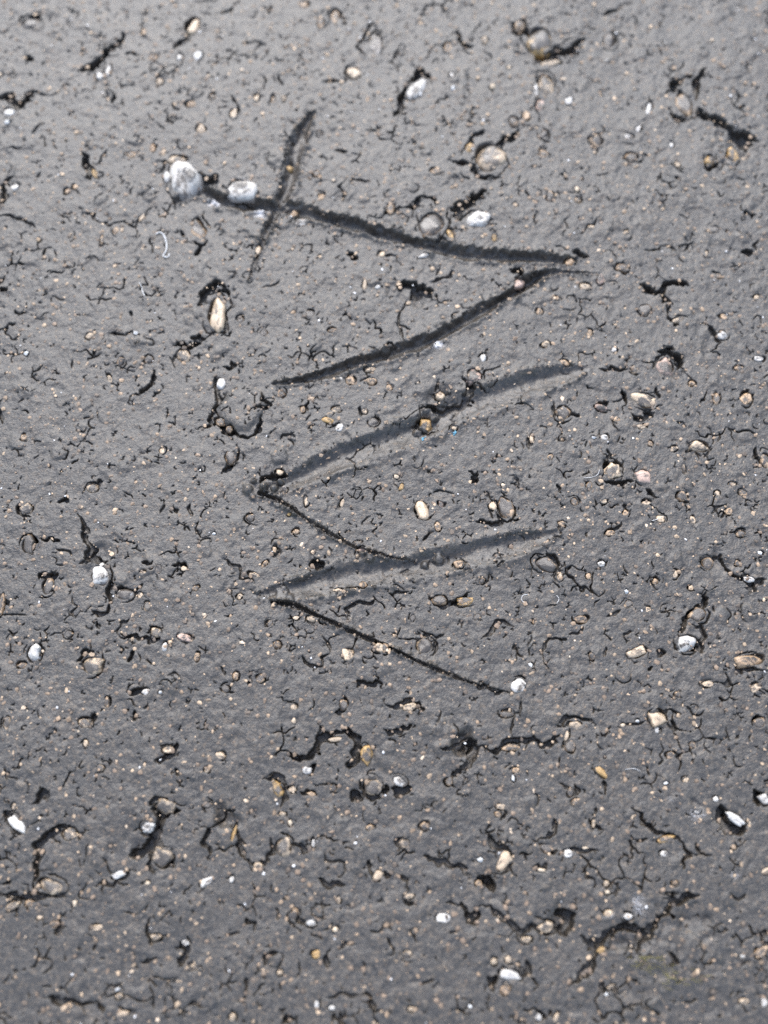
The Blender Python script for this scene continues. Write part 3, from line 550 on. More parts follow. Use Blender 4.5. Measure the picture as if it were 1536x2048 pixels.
SMALL = [
 ('A',120,95,45,28,20,'t',.8),('A',718,228,16,16,0,'w',.0),('A',432,280,16,26,0,'w',.05),('A',398,300,20,16,0,'w',.1),('A',40,448,28,22,0,'w',.1),('A',30,490,12,10,0,'w',0),('A',1210,10,28,18,0,'t',.4),
 ('A',1285,85,20,28,0,'t',.5),('A',1340,60,22,32,0,'t',.5),('A',612,230,20,22,0,'b',.4),('A',640,325,14,18,0,'c',.3),('A',935,455,16,24,0,'c',.3),('A',805,515,22,20,30,'c',.2),('A',765,415,25,15,0,'t',.3),
 ('A',610,590,14,22,0,'b',.3),('A',710,632,45,20,0,'c',.5),('A',666,700,18,28,0,'w',.1),('A',1005,780,26,30,0,'g',.7),('A',1175,845,20,16,0,'t',.2),('A',1203,886,36,22,0,'w',.45),('A',1030,997,13,24,-10,'c',.1),
 ('A',1155,660,18,14,0,'y',.2),('A',360,1065,32,30,0,'t',.85),('A',60,750,22,18,0,'w',.3),('A',270,765,14,12,0,'t',.2),('A',300,748,14,12,0,'t',.2),('A',380,698,12,22,30,'y',.3),('A',1460,1142,11,26,0,'c',.1),
 ('A',1514,1150,16,10,0,'w',.1),('A',1285,785,16,18,0,'t',.4),('A',1265,690,18,20,0,'t',.6),('A',522,620,25,15,0,'t',.5),('A',1170,1245,16,10,30,'t',.2),('A',1240,1255,24,20,0,'t',.8),('A',1050,1325,22,20,0,'t',.8),
 ('A',1330,1320,22,12,0,'t',.6),('A',960,1275,16,20,0,'t',.7),('A',1525,1015,16,14,0,'c',.2),('A',360,1345,22,15,0,'c',.3),('A',545,1330,12,10,0,'w',.1),('A',565,862,11,20,-20,'c',.2),('A',460,920,16,20,0,'t',.4),
 ('A',408,955,10,30,0,'t',.5),('A',155,960,12,10,0,'t',.3),('A',275,1055,22,18,0,'t',.8),('A',850,385,14,14,0,'t',.6),('A',1095,400,10,22,0,'t',.5),('A',1135,390,12,18,0,'c',.4),('A',1025,390,14,16,0,'c',.3),('A',575,120,12,20,0,'t',.4),
 ('B',665,247,45,16,5,'c',.3),('B',608,362,12,36,-5,'w',.2),('B',905,155,35,40,0,'t',.8),('B',568,465,18,26,0,'t',.25),('B',520,485,25,28,0,'t',.65),('B',1018,510,13,16,-20,'w',0),('B',978,546,24,13,0,'w',.15),
 ('B',742,402,18,18,0,'w',.05),('B',270,300,12,14,0,'w',.1),('B',275,355,10,10,0,'w',0),('B',855,562,35,28,0,'t',.6),('B',1305,640,26,26,0,'y',.5),('B',28,832,22,28,0,'t',.45),('B',805,1145,26,17,-20,'c',.35),
 ('B',866,1115,18,25,0,'p',.6),('B',1045,1235,32,28,0,'t',.75),('B',955,1068,30,18,-25,'t',.6),('B',1355,1340,26,20,0,'w',.2),('B',1182,1276,34,12,10,'c',.4),('B',1362,1265,20,14,0,'t',.4),('B',995,622,36,26,0,'t',.65),
 ('B',160,1018,30,11,12,'w',.25),('B',663,790,20,24,0,'t',.75),('B',775,796,18,18,0,'t',.6),('B',830,910,16,10,0,'c',.3),('B',970,930,14,11,0,'c',.3),('B',210,680,26,17,20,'t',.4),('B',638,615,22,26,20,'t',.5),
 ('B',1455,830,30,28,0,'t',.85),('B',1320,915,30,22,0,'t',.75),('B',1380,930,16,14,0,'t',.5),('B',1290,1015,10,15,-20,'c',.2),('B',1150,575,12,13,0,'w',.05),('B',1175,655,16,13,0,'c',.3),('B',825,1330,13,18,0,'t',.35),
 ('B',690,1190,14,12,0,'t',.4),('B',622,1245,14,18,0,'t',.4),('B',640,537,25,24,0,'t',.75),('B',622,425,18,32,0,'p',.5),('B',255,185,22,25,0,'t',.5),('B',405,155,18,20,0,'c',.45),('B',545,95,24,25,0,'t',.5),
 ('B',1495,1187,14,11,0,'c',.2),('B',1335,1100,18,12,0,'t',.5),('B',265,935,16,28,15,'y',.35),('B',500,270,8,8,0,'c',.2),('B',435,350,12,10,0,'c',.3),('B',770,760,10,10,0,'c',.2),('B',440,945,12,22,0,'y',.5),('B',340,590,16,24,-20,'y',.35),
 ('C',635,187,28,24,0,'g',.85),('C',965,262,104,82,20,'t',.93),('C',920,462,28,36,10,'t',.75),('C',650,436,15,18,0,'c',.3),('C',112,815,34,46,0,'t',.82),('C',235,612,38,42,0,'t',.88),('C',1118,520,20,12,0,'c',.2),
 ('C',1124,202,22,22,0,'b',.6),('C',1210,272,13,16,0,'t',.35),('C',1345,270,25,14,0,'c',.5),('C',1460,276,16,18,0,'c',.4),('C',1495,320,24,24,0,'g',.75),('C',1355,345,20,20,0,'w',.15),('C',1315,315,30,13,-20,'y',.35),
 ('C',1140,415,28,25,0,'g',.85),('C',1485,110,28,13,10,'c',.3),('C',1485,160,28,18,0,'t',.5),('C',1353,150,18,10,0,'w',.1),('C',1450,835,25,18,0,'p',.45),('C',1450,970,20,18,0,'t',.4),('C',1360,996,25,10,0,'c',.4),
 ('C',1410,994,20,10,10,'c',.5),('C',1245,1112,22,15,-15,'c',.2),('C',1185,1105,14,9,0,'c',.15),('C',1515,1225,28,22,0,'c',.4),('C',625,1165,25,22,0,'c',.55),('C',663,1225,12,22,0,'w',.1),('C',190,982,34,40,0,'t',.8),
 ('C',562,1018,16,14,0,'c',.3),('C',792,1265,14,22,0,'t',.4),('C',1080,1128,22,20,30,'c',.6),('C',945,1340,16,20,0,'t',.4),('C',1040,1347,28,22,0,'t',.65),('C',640,912,22,25,0,'t',.75),('C',735,908,18,12,-30,'c',.2),
 ('C',275,1170,22,22,0,'t',.8),('C',90,1298,22,18,0,'t',.45),('C',437,150,11,22,20,'c',.3),('C',370,590,30,25,0,'c',.65),('C',95,380,15,18,0,'t',.35),('C',1185,760,16,14,0,'t',.35),('C',1000,706,22,22,0,'t',.75),
 ('C',1108,1215,18,22,0,'t',.45),('C',525,1147,40,38,0,'t',.9),('C',590,1060,20,24,0,'t',.75),('C',4,1050,14,52,0,'t',.5),('C',882,312,25,20,0,'t',.6),('C',915,347,16,18,0,'t',.55),('C',1225,637,9,24,0,'c',.2),
 ('C',1370,642,9,20,-20,'c',.3),('C',502,628,30,30,0,'t',.85),('C',1060,892,13,20,-30,'t',.4),('C',1018,937,30,11,-25,'c',.5),('C',105,48,12,10,0,'w',.15),('C',1135,590,16,18,0,'g',.7),('C',575,928,16,9,0,'c',.3),
 ('C',1100,832,10,14,0,'t',.35),('C',855,770,8,8,0,'w',0),('C',1155,690,9,9,0,'y',.2),('C',960,1020,16,10,0,'c',.4),('C',785,990,18,12,30,'t',.5),('C',595,70,20,22,0,'t',.75),('C',485,80,20,22,0,'t',.7),
 ('D',395,68,14,19,0,'w',.1),('D',225,220,22,19,0,'c',.15),('D',495,582,44,32,-25,'t',.9),('D',392,565,42,46,0,'t',.94),('D',705,938,15,24,-10,'c',.35),('D',300,890,24,20,20,'t',.35),('D',222,1030,35,26,-15,'t',.75),
 ('D',322,1038,48,22,10,'y',.55),('D',790,1106,34,20,0,'t',.5),('D',1295,885,30,32,0,'t',.65),('D',1462,950,30,16,-20,'w',.35),('D',1165,930,17,22,-15,'c',.35),('D',675,1208,46,36,0,'t',.92),('D',1190,615,25,28,0,'t',.62),
 ('D',1110,705,25,19,-20,'c',.4),('D',1050,645,20,14,0,'c',.35),('D',280,345,18,14,20,'c',.3),('D',230,650,15,16,0,'p',.6),('D',215,737,16,22,10,'t',.4),('D',1383,678,15,18,0,'t',.45),('D',1237,716,14,22,0,'c',.5),
 ('D',1430,765,22,18,0,'t',.65),('D',590,385,9,24,0,'c',.2),('D',713,388,14,13,0,'t',.4),('D',663,465,14,16,0,'t',.5),('D',882,385,18,13,0,'w',.25),('D',838,386,10,8,0,'w',.1),('D',930,310,16,14,0,'t',.4),
 ('D',1028,340,24,13,-15,'c',.35),('D',725,85,25,14,-25,'t',.35),('D',870,265,28,15,-20,'p',.6),('D',1330,228,18,30,-10,'t',.55),('D',1235,165,16,13,0,'t',.4),('D',1197,505,11,25,10,'c',.5),('D',820,577,15,25,-10,'t',.65),
 ('D',760,640,20,22,0,'t',.6),('D',880,640,18,12,20,'c',.3),('D',968,687,15,16,0,'t',.4),('D',715,730,20,13,-20,'t',.45),('D',907,765,22,14,0,'t',.45),('D',115,1105,15,20,0,'g',.75),('D',370,1100,20,16,0,'t',.7),
 ('D',390,957,22,16,20,'t',.6),('D',585,1292,12,10,0,'w',.2),('D',835,1257,18,20,0,'t',.7),('D',980,1045,24,19,20,'t',.65),('D',1090,960,13,18,0,'t',.45),('D',820,936,12,14,0,'t',.3),('D',70,580,11,19,-20,'y',.2),
 ('D',50,541,11,10,0,'c',.3),('D',645,10,22,14,0,'c',.4),('D',920,32,14,11,-15,'w',.05),('D',1500,65,28,13,0,'w',.3),('D',1420,105,22,11,0,'t',.5),('D',1440,602,22,15,-20,'t',.6),('D',1395,570,16,11,0,'c',.4),
 ('D',1335,606,14,12,0,'c',.3),('D',1415,886,14,14,0,'t',.6),('D',1505,845,13,9,0,'w',.1),('D',2,1228,20,26,0,'t',.55),('D',1065,408,12,12,0,'t',.4),('D',1160,428,18,12,25,'c',.4),('D',970,1000,9,9,0,'w',.1),('D',1240,305,30,30,0,'t',.85),
 ('D',20,190,18,18,0,'t',.45),('D',1000,110,20,20,-20,'c',.55),('D',605,1120,12,12,0,'t',.4),('D',475,575,9,9,0,'c',.4),('D',1060,1070,16,14,20,'c',.4),('D',1230,985,12,10,0,'t',.4),
 ('E',345,160,34,22,-20,'c',.55),('E',1345,225,34,11,5,'c',.25),('E',1466,288,28,46,12,'y',.55),('E',1488,415,46,38,0,'c',.66),('E',1512,765,25,30,20,'c',.25),('E',1175,930,25,30,-10,'t',.72),('E',1265,1085,22,22,0,'y',.3),
 ('E',1268,1287,14,16,20,'w',0),('E',1328,1300,14,12,0,'w',0),('E',385,980,27,15,0,'c',.3),('E',160,936,16,11,0,'c',.15),('E',215,965,20,22,0,'t',.5),('E',490,1325,32,13,0,'c',.3),('E',475,1255,18,16,0,'c',.4),
 ('E',470,1225,14,8,15,'w',0),('E',585,37,18,18,0,'w',.3),('E',645,38,8,8,0,'w',0),('E',672,265,30,17,-5,'c',.4),('E',345,242,13,18,0,'c',.35),('E',400,340,22,20,0,'c',.65),('E',880,290,25,18,-30,'c',.35),
 ('E',1030,737,28,21,0,'c',.4),('E',900,615,46,50,0,'t',.93),('E',1245,446,20,14,-15,'t',.25),('E',1170,425,18,14,0,'c',.3),('E',928,785,12,16,-20,'w',.1),('E',590,800,10,9,0,'c',.1),('E',50,890,34,24,20,'c',.5),
 ('E',118,882,18,15,0,'t',.5),('E',930,1340,17,20,0,'c',.35),('E',1460,1262,25,18,0,'t',.75),('E',1177,95,16,15,0,'c',.3),('E',1375,90,20,26,0,'t',.75),('E',905,22,20,22,0,'t',.8),('E',740,1040,18,17,-20,'w',.4),
 ('E',785,1140,28,13,-20,'c',.6),('E',1253,642,10,20,10,'w',.15),('E',1100,1105,32,30,0,'t',.92),('E',622,1020,25,18,0,'c',.5),('E',1480,580,18,15,0,'t',.5),('E',1335,420,18,16,0,'t',.7),('E',28,160,20,36,0,'c',.55),
 ('E',360,1292,50,28,0,'t',.85),('E',270,1292,20,13,0,'t',.5),('E',1130,525,18,9,-10,'c',.2),('E',1160,560,10,14,0,'c',.3),('E',935,610,8,50,-12,'y',.2),('E',60,495,12,16,0,'c',.4),('E',300,880,9,14,0,'c',.3),('E',1355,870,10,18,0,'c',.4),
 ('E',830,485,22,20,0,'t',.8),('E',830,350,12,12,0,'c',.4),('E',430,80,12,26,0,'t',.6),('E',1340,985,11,11,0,'c',.3),('E',1120,1160,14,12,0,'c',.4),
 ('F',765,168,32,18,-8,'c',.35),('F',745,252,27,32,0,'t',.72),('F',732,208,12,28,-15,'c',.2),('F',100,95,32,20,10,'c',.4),('F',65,390,34,24,-25,'w',.35),('F',512,258,42,17,0,'t',.55),('F',490,122,30,17,0,'t',.72),
 ('F',1235,107,36,26,0,'t',.85),('F',1180,45,18,18,0,'t',.6),('F',1505,160,30,28,0,'t',.72),('F',1485,20,28,20,20,'c',.4),('F',570,1028,22,17,0,'c',.4),('F',470,495,25,15,-10,'c',.3),('F',456,527,15,16,0,'t',.45),
 ('F',770,476,25,19,20,'t',.5),('F',748,436,20,22,0,'t',.7),('F',525,350,18,13,0,'t',.35),('F',518,380,9,14,0,'w',.05),('F',1210,385,18,13,0,'c',.3),('F',1128,400,10,8,0,'w',.1),('F',165,572,25,21,0,'t',.55),
 ('F',85,640,32,22,0,'c',.55),('F',890,805,16,15,0,'c',.35),('F',895,838,12,9,0,'c',.2),('F',900,925,22,18,0,'c',.25),('F',975,935,22,18,0,'w',.35),('F',1085,1290,30,30,0,'t',.85),('F',870,1070,24,13,10,'y',.1),
 ('F',95,1092,30,24,0,'c',.6),('F',440,1115,15,18,0,'c',.35),('F',500,1105,15,18,0,'c',.35),('F',490,1228,30,26,-20,'t',.4),('F',1125,625,48,16,12,'y',.55),('F',1445,1277,22,18,0,'c',.4),('F',1525,1275,18,25,0,'w',.3),
 ('F',1528,755,30,17,15,'c',.45),('F',1330,465,13,13,0,'w',.1),('F',1255,515,14,12,0,'w',.35),('F',260,390,22,24,0,'t',.6),('F',620,1340,20,18,0,'w',.25),('F',690,1340,11,22,-25,'c',.3),('F',380,800,16,14,0,'t',.4),
 ('F',100,852,25,13,15,'c',.4),('F',385,706,12,11,0,'w',.05),('F',403,210,18,18,0,'t',.7),('F',995,532,10,22,-20,'c',.25),('F',840,560,9,22,-15,'c',.35),('F',1300,2,32,15,0,'c',.35),('F',110,1305,14,14,0,'c',.35),
 ('F',345,1292,8,7,0,'w',0),('F',890,1245,7,8,0,'w',0),('F',910,1217,25,9,20,'c',.5),('F',1400,656,14,13,0,'t',.4),('F',1165,800,14,12,0,'t',.4),('F',1300,1110,15,13,0,'t',.4),('F',1435,1097,16,12,0,'w',.3),
 ('F',1125,685,18,17,0,'w',.35),('F',1150,287,22,17,0,'t',.6),('F',1240,250,18,17,0,'t',.6),('F',955,168,10,10,0,'c',.3),('F',1095,185,12,16,0,'w',.1),('F',1015,152,8,8,0,'w',.1),('F',805,660,14,6,0,'c',.2),('F',630,748,18,7,0,'c',.3),
]
def stone_frame(tile, x, y, a, b, rot):
    px, py = T(tile, x, y); sx, sy = mmpp(px, py); X0, YY0 = map(float, P(px, py))
    return X0, YY0, a * .5 * sx, b * .5 * sy, math.radians(rot)
def at_low(x, y):
    i = min(max(int((x-XMIN)/RES), 0), NX-1); j = min(max(int((y-Y0)/RES), 0), NY-1)
    g = gdepth[j, i]
    return float(Hlow[j, i]) - 0.75 * float(g)
def socket(X0, YY0, a, b, rot, gap):
    w = window(X0, YY0, max(a, b) * 1.5 + .3)
    if w is None: return
    X = XS[w[1]][None, :]-X0+.5*WX[w]; Y = YS[w[0]][:, None]-YY0+.5*WY[w]
    U = (X*math.cos(rot)+Y*math.sin(rot))/a; V = (-X*math.sin(rot)+Y*math.cos(rot))/b
    q = np.sqrt(U*U+V*V); th = np.arctan2(V, U)
    c = random.uniform(-3.14, 3.14)
    edge = 0.66 + gap/min(a, b)*np.clip(np.cos(th-c)+.35*np.sin(2*th+c*3), -.25, 1) + 0.05*n_edge2[w]
    H[w] = H[w]-np.minimum(0.9*min(a, b), 1.3)*(1-sstep(edge-.10, edge+.06, q))
STONES = []; late_cuts = []
for s in HERO:
    STONES.append((s[0:7], s[7], s[8], s[9]))
for s in SMALL:
    coat = s[7]
    if coat >= .85:                                   # wholly tar covered: only a lump in the crust with an open joint
        f = stone_frame(*s[:6]); add_lump(f[0], f[1], (f[2]*f[3])**.5, True, True); continue
    coat = min(coat*.95, .8)
    proud = random.uniform(.04, .14) if coat > .8 else random.uniform(.14, .32)
    STONES.append((s[0:7], coat, proud, None))
for (tile, x, y, a, b, rot, c), coat, proud, lab in STONES:
    X0, YY0, wa, wb, ro = stone_frame(tile, x, y, a, b, rot)
    for k in range(random.choice((1, 1, 2))):
        t0 = random.uniform(0, 6.28); span = random.uniform(.9, 2.6); pts = []
        for i in range(6):
            t = t0+span*i/5; f = 1.0+random.uniform(-.03, .10); u, v = wa*f*math.cos(t), wb*f*math.sin(t)
            pts.append(Vector((X0+u*math.cos(ro)-v*math.sin(ro), YY0+u*math.sin(ro)+v*math.cos(ro))))
        d = (pts[-1]-pts[-2]).normalized(); L = (wa*wb)**.5
        for i in range(random.randint(0, 3)):
            an = random.gauss(0, .55); d = Vector((d.x*math.cos(an)-d.y*math.sin(an), d.x*math.sin(an)+d.y*math.cos(an)))
            pts.append(pts[-1]+d*L*random.uniform(.25, .6))
        late_cuts.append((roughen(pts, 1, .12), random.uniform(.07, .13)+.05*min(L, 1.5)))
old = cut.copy()
for p_, w_ in late_cuts: carve(p_, w_, min(.35+w_*2, 1.0))
H -= np.maximum(cut-old, 0)
seats = []
for (tile, x, y, a, b, rot, c), coat, proud, lab in STONES:
    f = stone_frame(tile, x, y, a, b, rot); seats.append((f, at_low(f[0], f[1])))
for f, z in seats:
    socket(*f, gap=random.uniform(.10, .30))

# ------------------------------------------------------------------ pavement mesh, the scored marks split off as parts
CELL = 0.2
NV = int((YTOP-YBOT)/CELL)+1; NU = int(2*max(WT, WB)/CELL)+1; K = 3
FV, FU = (NV-1)*K+1, (NU-1)*K+1                            # the same grid three times finer, used only round cracks and edges
vv = np.linspace(0, 1, FV); uu = np.linspace(-1, 1, FU)
yy = YBOT+(YTOP-YBOT)*vv; half = WB+(WT-WB)*vv
GX = half[:, None]*uu[None, :]; GY = np.repeat(yy[:, None], FU, 1)
def sample(A, x, y):
    fi = np.clip((x-XMIN)/RES, 0, NX-1.001); fj = np.clip((y-Y0)/RES, 0, NY-1.001)
    i = fi.astype(np.int32); j = fj.astype(np.int32); u = (fi-i).astype(np.float32); v = (fj-j).astype(np.float32)
    return A[j, i]*(1-u)*(1-v)+A[j, i+1]*u*(1-v)+A[j+1, i]*(1-u)*v+A[j+1, i+1]*u*v
HH = sample(H.astype(np.float32), GX, GY)
ed = np.minimum(np.minimum((1-np.abs(uu))[None, :]*half[:, None], (yy-YBOT)[:, None]), (YTOP-yy)[:, None])
HH *= np.clip(ed/2.0, 0, 1)
dust = np.zeros(SH, np.float32)
for px, py, rx, ry, s in [(1277,1808,17,30,.62),(1255,1835,14,10,.55),(1220,1830,12,10,.6),(875,690,14,10,.9),(430,405,26,10,.8),(522,425,20,14,.8),(370,360,26,36,.6),(482,370,28,22,.6),(590,335,10,34,.25),(1395,1630,22,16,.6),
                          (1470,1750,14,10,.6),(905,868,12,10,.5),(500,320,24,12,.3),(1150,860,6,6,.3),(1340,1600,16,10,.4),(700,490,10,6,.4)]:
    x, y = map(float, P(px, py)); s1, s2 = mmpp(px, py)
    w = window(x, y, max(rx, ry)*s1*2)
    q = ((XS[w[1]][None, :]-x)/(rx*s1))**2+((YS[w[0]][:, None]-y)/(ry*s2))**2
    dust[w] = np.maximum(dust[w], s*np.exp(-q*.8))
DD = sample(dust, GX, GY)
# departure of the surface from a flat coarse cell decides where the fine grid is used
c00, c01, c10, c11 = HH[:-1:K, :-1:K], HH[:-1:K, K::K], HH[K::K, :-1:K], HH[K::K, K::K]
err = np.zeros((NV-1, NU-1), np.float32)
for a in range(K+1):
    for b in range(K+1):
        u, v = b/K, a/K
        hv = HH[a:FV-K+a:K, b:FU-K+b:K]
        err = np.maximum(err, np.abs(hv-(c00*(1-u)*(1-v)+c01*u*(1-v)+c10*(1-u)*v+c11*u*v)))
budget = 1330000                                            # quads
nref = int((budget-err.size)/(K*K-1))
thr = np.partition(err.ravel(), err.size-nref)[err.size-nref]
ref = err > thr
print('refined', ref.mean(), 'err threshold mm', thr)
# on the border between fine and coarse cells the extra vertices lie on the coarse edge: no gaps
r_ = np.zeros((NV+1, NU+1), bool); r_[1:-1, 1:-1] = ref
up, dn, lf, rt = r_[1:, 1:-1], r_[:-1, 1:-1], r_[1:-1, :-1], r_[1:-1, 1:]
hedge = up[:NV] & dn[:NV]                                    # horizontal coarse edges with fine cells on both sides
for k in range(1, K):
    t = k/K
    a, b = HH[::K, :-1:K], HH[::K, K::K]
    HH[::K, k::K] = np.where(hedge, HH[::K, k::K], a*(1-t)+b*t)
    vedge = lf[:, :NU] & rt[:, :NU]
    a, b = HH[:-1:K, ::K], HH[K::K, ::K]
    HH[k::K, ::K] = np.where(vedge, HH[k::K, ::K], a*(1-t)+b*t)
co = np.stack([GX, GY, HH], -1).reshape(-1, 3).astype(np.float32)*0.001
idx = np.arange(FU*FV, dtype=np.int32).reshape(FV, FU)
ci = np.clip(((GX[1::K, 1::K]-XMIN)/RES).astype(int), 0, NX-1); cj = np.clip(((GY[1::K, 1::K]-Y0)/RES).astype(int), 0, NY-1)
cg = gid[cj, ci][:NV-1, :NU-1]
qc = np.stack([idx[:-1:K, :-1:K], idx[:-1:K, K::K], idx[K::K, K::K], idx[K::K, :-1:K]], -1)
qf = np.stack([idx[:-1, :-1], idx[:-1, 1:], idx[1:, 1:], idx[1:, :-1]], -1)
reff = np.repeat(np.repeat(ref, K, 0), K, 1); cgf = np.repeat(np.repeat(cg, K, 0), K, 1)
quads = np.concatenate([qc[~ref], qf[reff]]); fg = np.concatenate([cg[~ref], cgf[reff]])
def grid_object(name, faces, parent=None):
    flag = np.zeros(FU*FV, bool); flag[faces.ravel()] = True; used = np.nonzero(flag)[0]
    remap = np.zeros(FU*FV, np.int32); remap[used] = np.arange(len(used))
    f = remap[faces].astype(np.int32); me = bpy.data.meshes.new(name)
    me.vertices.add(len(used)); me.vertices.foreach_set('co', co[used].ravel())
    me.loops.add(f.size); me.loops.foreach_set('vertex_index', f.ravel())
    me.polygons.add(len(f)); me.polygons.foreach_set('loop_start', np.arange(0, f.size, 4, dtype=np.int32))
    me.polygons.foreach_set('use_smooth', np.ones(len(f), bool))
    at = me.attributes.new('dust', 'FLOAT', 'POINT'); at.data.foreach_set('value', DD.reshape(-1)[used].astype(np.float32))
    me.update(calc_edges=True); me.materials.append(M_ASPH)
    o = bpy.data.objects.new(name, me); col.objects.link(o)
    if parent: o.parent = parent
    return o
pave = grid_object('asphalt_pavement', quads[fg < 0])
pave['kind'] = 'structure'
pave['label'] = 'dark grey worn asphalt with scored marks and embedded stones'
for g in range(len(GROOVES)):
    o = grid_object('scored_groove', quads[fg == g], pave); o['label'] = GROOVES[g][0]; o.data.materials[0] = M_PRESSED

# the same pavement going on beyond the picture
def surround():
    N = 60; loop = []
    c = [(-WB, YBOT), (WB, YBOT), (WT, YTOP), (-WT, YTOP)]
    for k in range(4):
        a, b = Vector(c[k]), Vector(c[(k+1) % 4])
        loop += [a.lerp(b, t/N) for t in range(N)]
    sc = [1, 1.03, 1.07, 1.12, 1.18, 1.25, 1.35, 1.5, 1.7, 2, 2.5, 3.2, 4.2, 6]
    vs, fs = [], []; L = len(loop)
    for k, s in enumerate(sc):
        for p in loop: vs.append((p.x*s*.001, p.y*s*.001, 0 if k == 0 else random.gauss(0, .00018)))
    for k in range(len(sc)-1):
        for i in range(L):
            j = (i+1) % L
            fs.append((k*L+i, (k+1)*L+i, (k+1)*L+j, k*L+j))
    me = bpy.data.meshes.new('ground'); me.from_pydata(vs, [], fs); me.materials.append(M_ASPH)
    for p in me.polygons: p.use_smooth = True
    o = bpy.data.objects.new('ground', me); col.objects.link(o); o['kind'] = 'structure'; o['label'] = 'the same dark asphalt beyond the picture edge'
surround()

# ------------------------------------------------------------------ stone meshes
def stone_mesh(seed, segs, hero):
    """broken stone chip: worn uneven top, angular outline, sides running down into the mortar"""
    r = random.Random(seed); n = r.randint(4, 7); a0 = r.uniform(0, 6.28)
    pl = [(a0+(k+r.uniform(-.36, .36))*2*math.pi/n, r.uniform(.66, .98)) for k in range(n)]
    ph = [(r.uniform(0, 6.28), r.uniform(.0, .04), k) for k in (3, 5, 8, 11)]
    fac = [(r.uniform(0, 6.28), r.uniform(.25, .9), r.uniform(.15, .75)) for k in range(r.randint(2, 5))]   # sloping break faces
    tilt = (r.gauss(0, .10), r.gauss(0, .10)); wob = [(r.uniform(2, 6), r.uniform(2, 6), r.uniform(0, 6), r.uniform(.01, .035)) for k in range(4)]
    prof = ((.18, 0), (.40, 0), (.60, -.01), (.76, -.04), (.88, -.11), (.96, -.22), (1.0, -.38), (1.0, -.65), (.85, -1.1)) if hero else ((.3, 0), (.62, -.01), (.82, -.07), (.95, -.2), (1.0, -.42), (.9, -1.0))
    outl = []
    for i in range(segs):
        th = 2*math.pi*i/segs; m = 1.12
        for a, k in pl:
            c = math.cos(th-a)
            if c > .1: m = min(m, k/c)
        outl.append(m*(1+sum(am*math.sin(q*th+p) for p, am, q in ph))+r.uniform(-.012, .012))
    mx = max(max(abs(o*math.cos(2*math.pi*i/segs)), abs(o*math.sin(2*math.pi*i/segs))) for i, o in enumerate(outl))
    def zt(x, y, z):
        z += tilt[0]*x+tilt[1]*y+sum(am*math.sin(fx_*x+fy_*y+p) for fx_, fy_, p, am in wob)
        for a, sl, d in fac:
            e = x*math.cos(a)+y*math.sin(a)-d
            if e > 0: z -= sl*e
        return z+r.uniform(-.008, .008)
    vs = [(0, 0, zt(0, 0, 0))]; fs = []
    for f, z in prof:
        for i in range(segs):
            th = 2*math.pi*i/segs; q = outl[i]*f/mx; x, y = q*math.cos(th), q*math.sin(th)
            vs.append((x, y, zt(x, y, z)))
    for i in range(segs): fs.append((0, 1+i, 1+(i+1) % segs))
    for k in range(len(prof)-1):
        for i in range(segs):
            a, b = 1+k*segs, 1+(k+1)*segs; j2 = (i+1) % segs
            fs.append((a+i, b+i, b+j2, a+j2))
    me = bpy.data.meshes.new('stone'); me.from_pydata(vs, [], fs); me.materials.append(M_STONE)
    for p in me.polygons: p.use_smooth = True
    me.set_sharp_from_angle(angle=math.radians(32))
    me['top'] = max(v[2] for v in vs)
    return me
pool2 = [stone_mesh(100+k, 14, False) for k in range(24)]
n_small_used = 0
leftover = []
order = sorted(range(len(HERO), len(STONES)), key=lambda i: -STONES[i][0][3]*STONES[i][0][4])
keep = set(order[:300])
for i, ((tile, x, y, a, b, rot, c), coat, proud, lab) in enumerate(STONES):
    (X0, YY0, wa, wb, ro), z0 = seats[i]
    colr = Vector(COL[c])*random.uniform(.82, 1.08)
    if lab and coat >= .5: proud *= .8; coat *= .92
    if c == 'w' and coat < .25: coat += .10
    if lab is None and i not in keep:
        leftover.append((X0, YY0, z0, wa, wb, ro, colr)); continue
    me = stone_mesh(500+i, 34, True) if lab else random.choice(pool2)
    o = bpy.data.objects.new('pebble' if lab else 'stone', me); col.objects.link(o)
    wc = (1.0 if coat < .8 else .45)*min(wa, wb)
    flip = 0 if lab else random.choice((0, math.pi))
    o.scale = (wa*.001, wb*.001, wc*.001); o.rotation_euler = (random.gauss(0, .1), random.gauss(0, .1), ro+flip)
    o.location = (X0*.001, YY0*.001, (z0+proud*(.66 if lab else .62)*min(wa, wb)-wc*me['top'])*.001)
    o.color = (*colr, coat)
    if lab:
        o['label'] = lab; o['category'] = 'pebble'; o['group'] = 'larger pebbles set in the asphalt'
    else: o.parent = pave

# ------------------------------------------------------------------ fine grit: thousands of worn sand grains, one piece
def ico():
    bm = bmesh.new(); bmesh.ops.create_icosphere(bm, subdivisions=1, radius=1)
    v = np.array([p.co[:] for p in bm.verts]); f = np.array([[q.index for q in p.verts] for p in bm.faces]); bm.free(); return v, f
iv, jf = ico()
gv, gf, gc = [], [], []
def grain(x, y, z, a, b, c, rot, colr):
    v = iv*(1+rng.uniform(-.38, .30, (len(iv), 1)))
    v = v*np.array([a, b, c]); cr, sr = math.cos(rot), math.sin(rot)
    w = np.stack([v[:, 0]*cr-v[:, 1]*sr+x, v[:, 0]*sr+v[:, 1]*cr+y, v[:, 2]+z], -1)
    gf.append(jf+len(gv)*len(iv)); gv.append(w); gc.append(np.tile(np.array([*colr, 1.0]), (len(iv), 1)))
for X0, YY0, z0, wa, wb, ro, colr in leftover:
    grain(X0, YY0, z0, wa, wb, min(wa, wb)*.8, ro, colr)
Hs = H
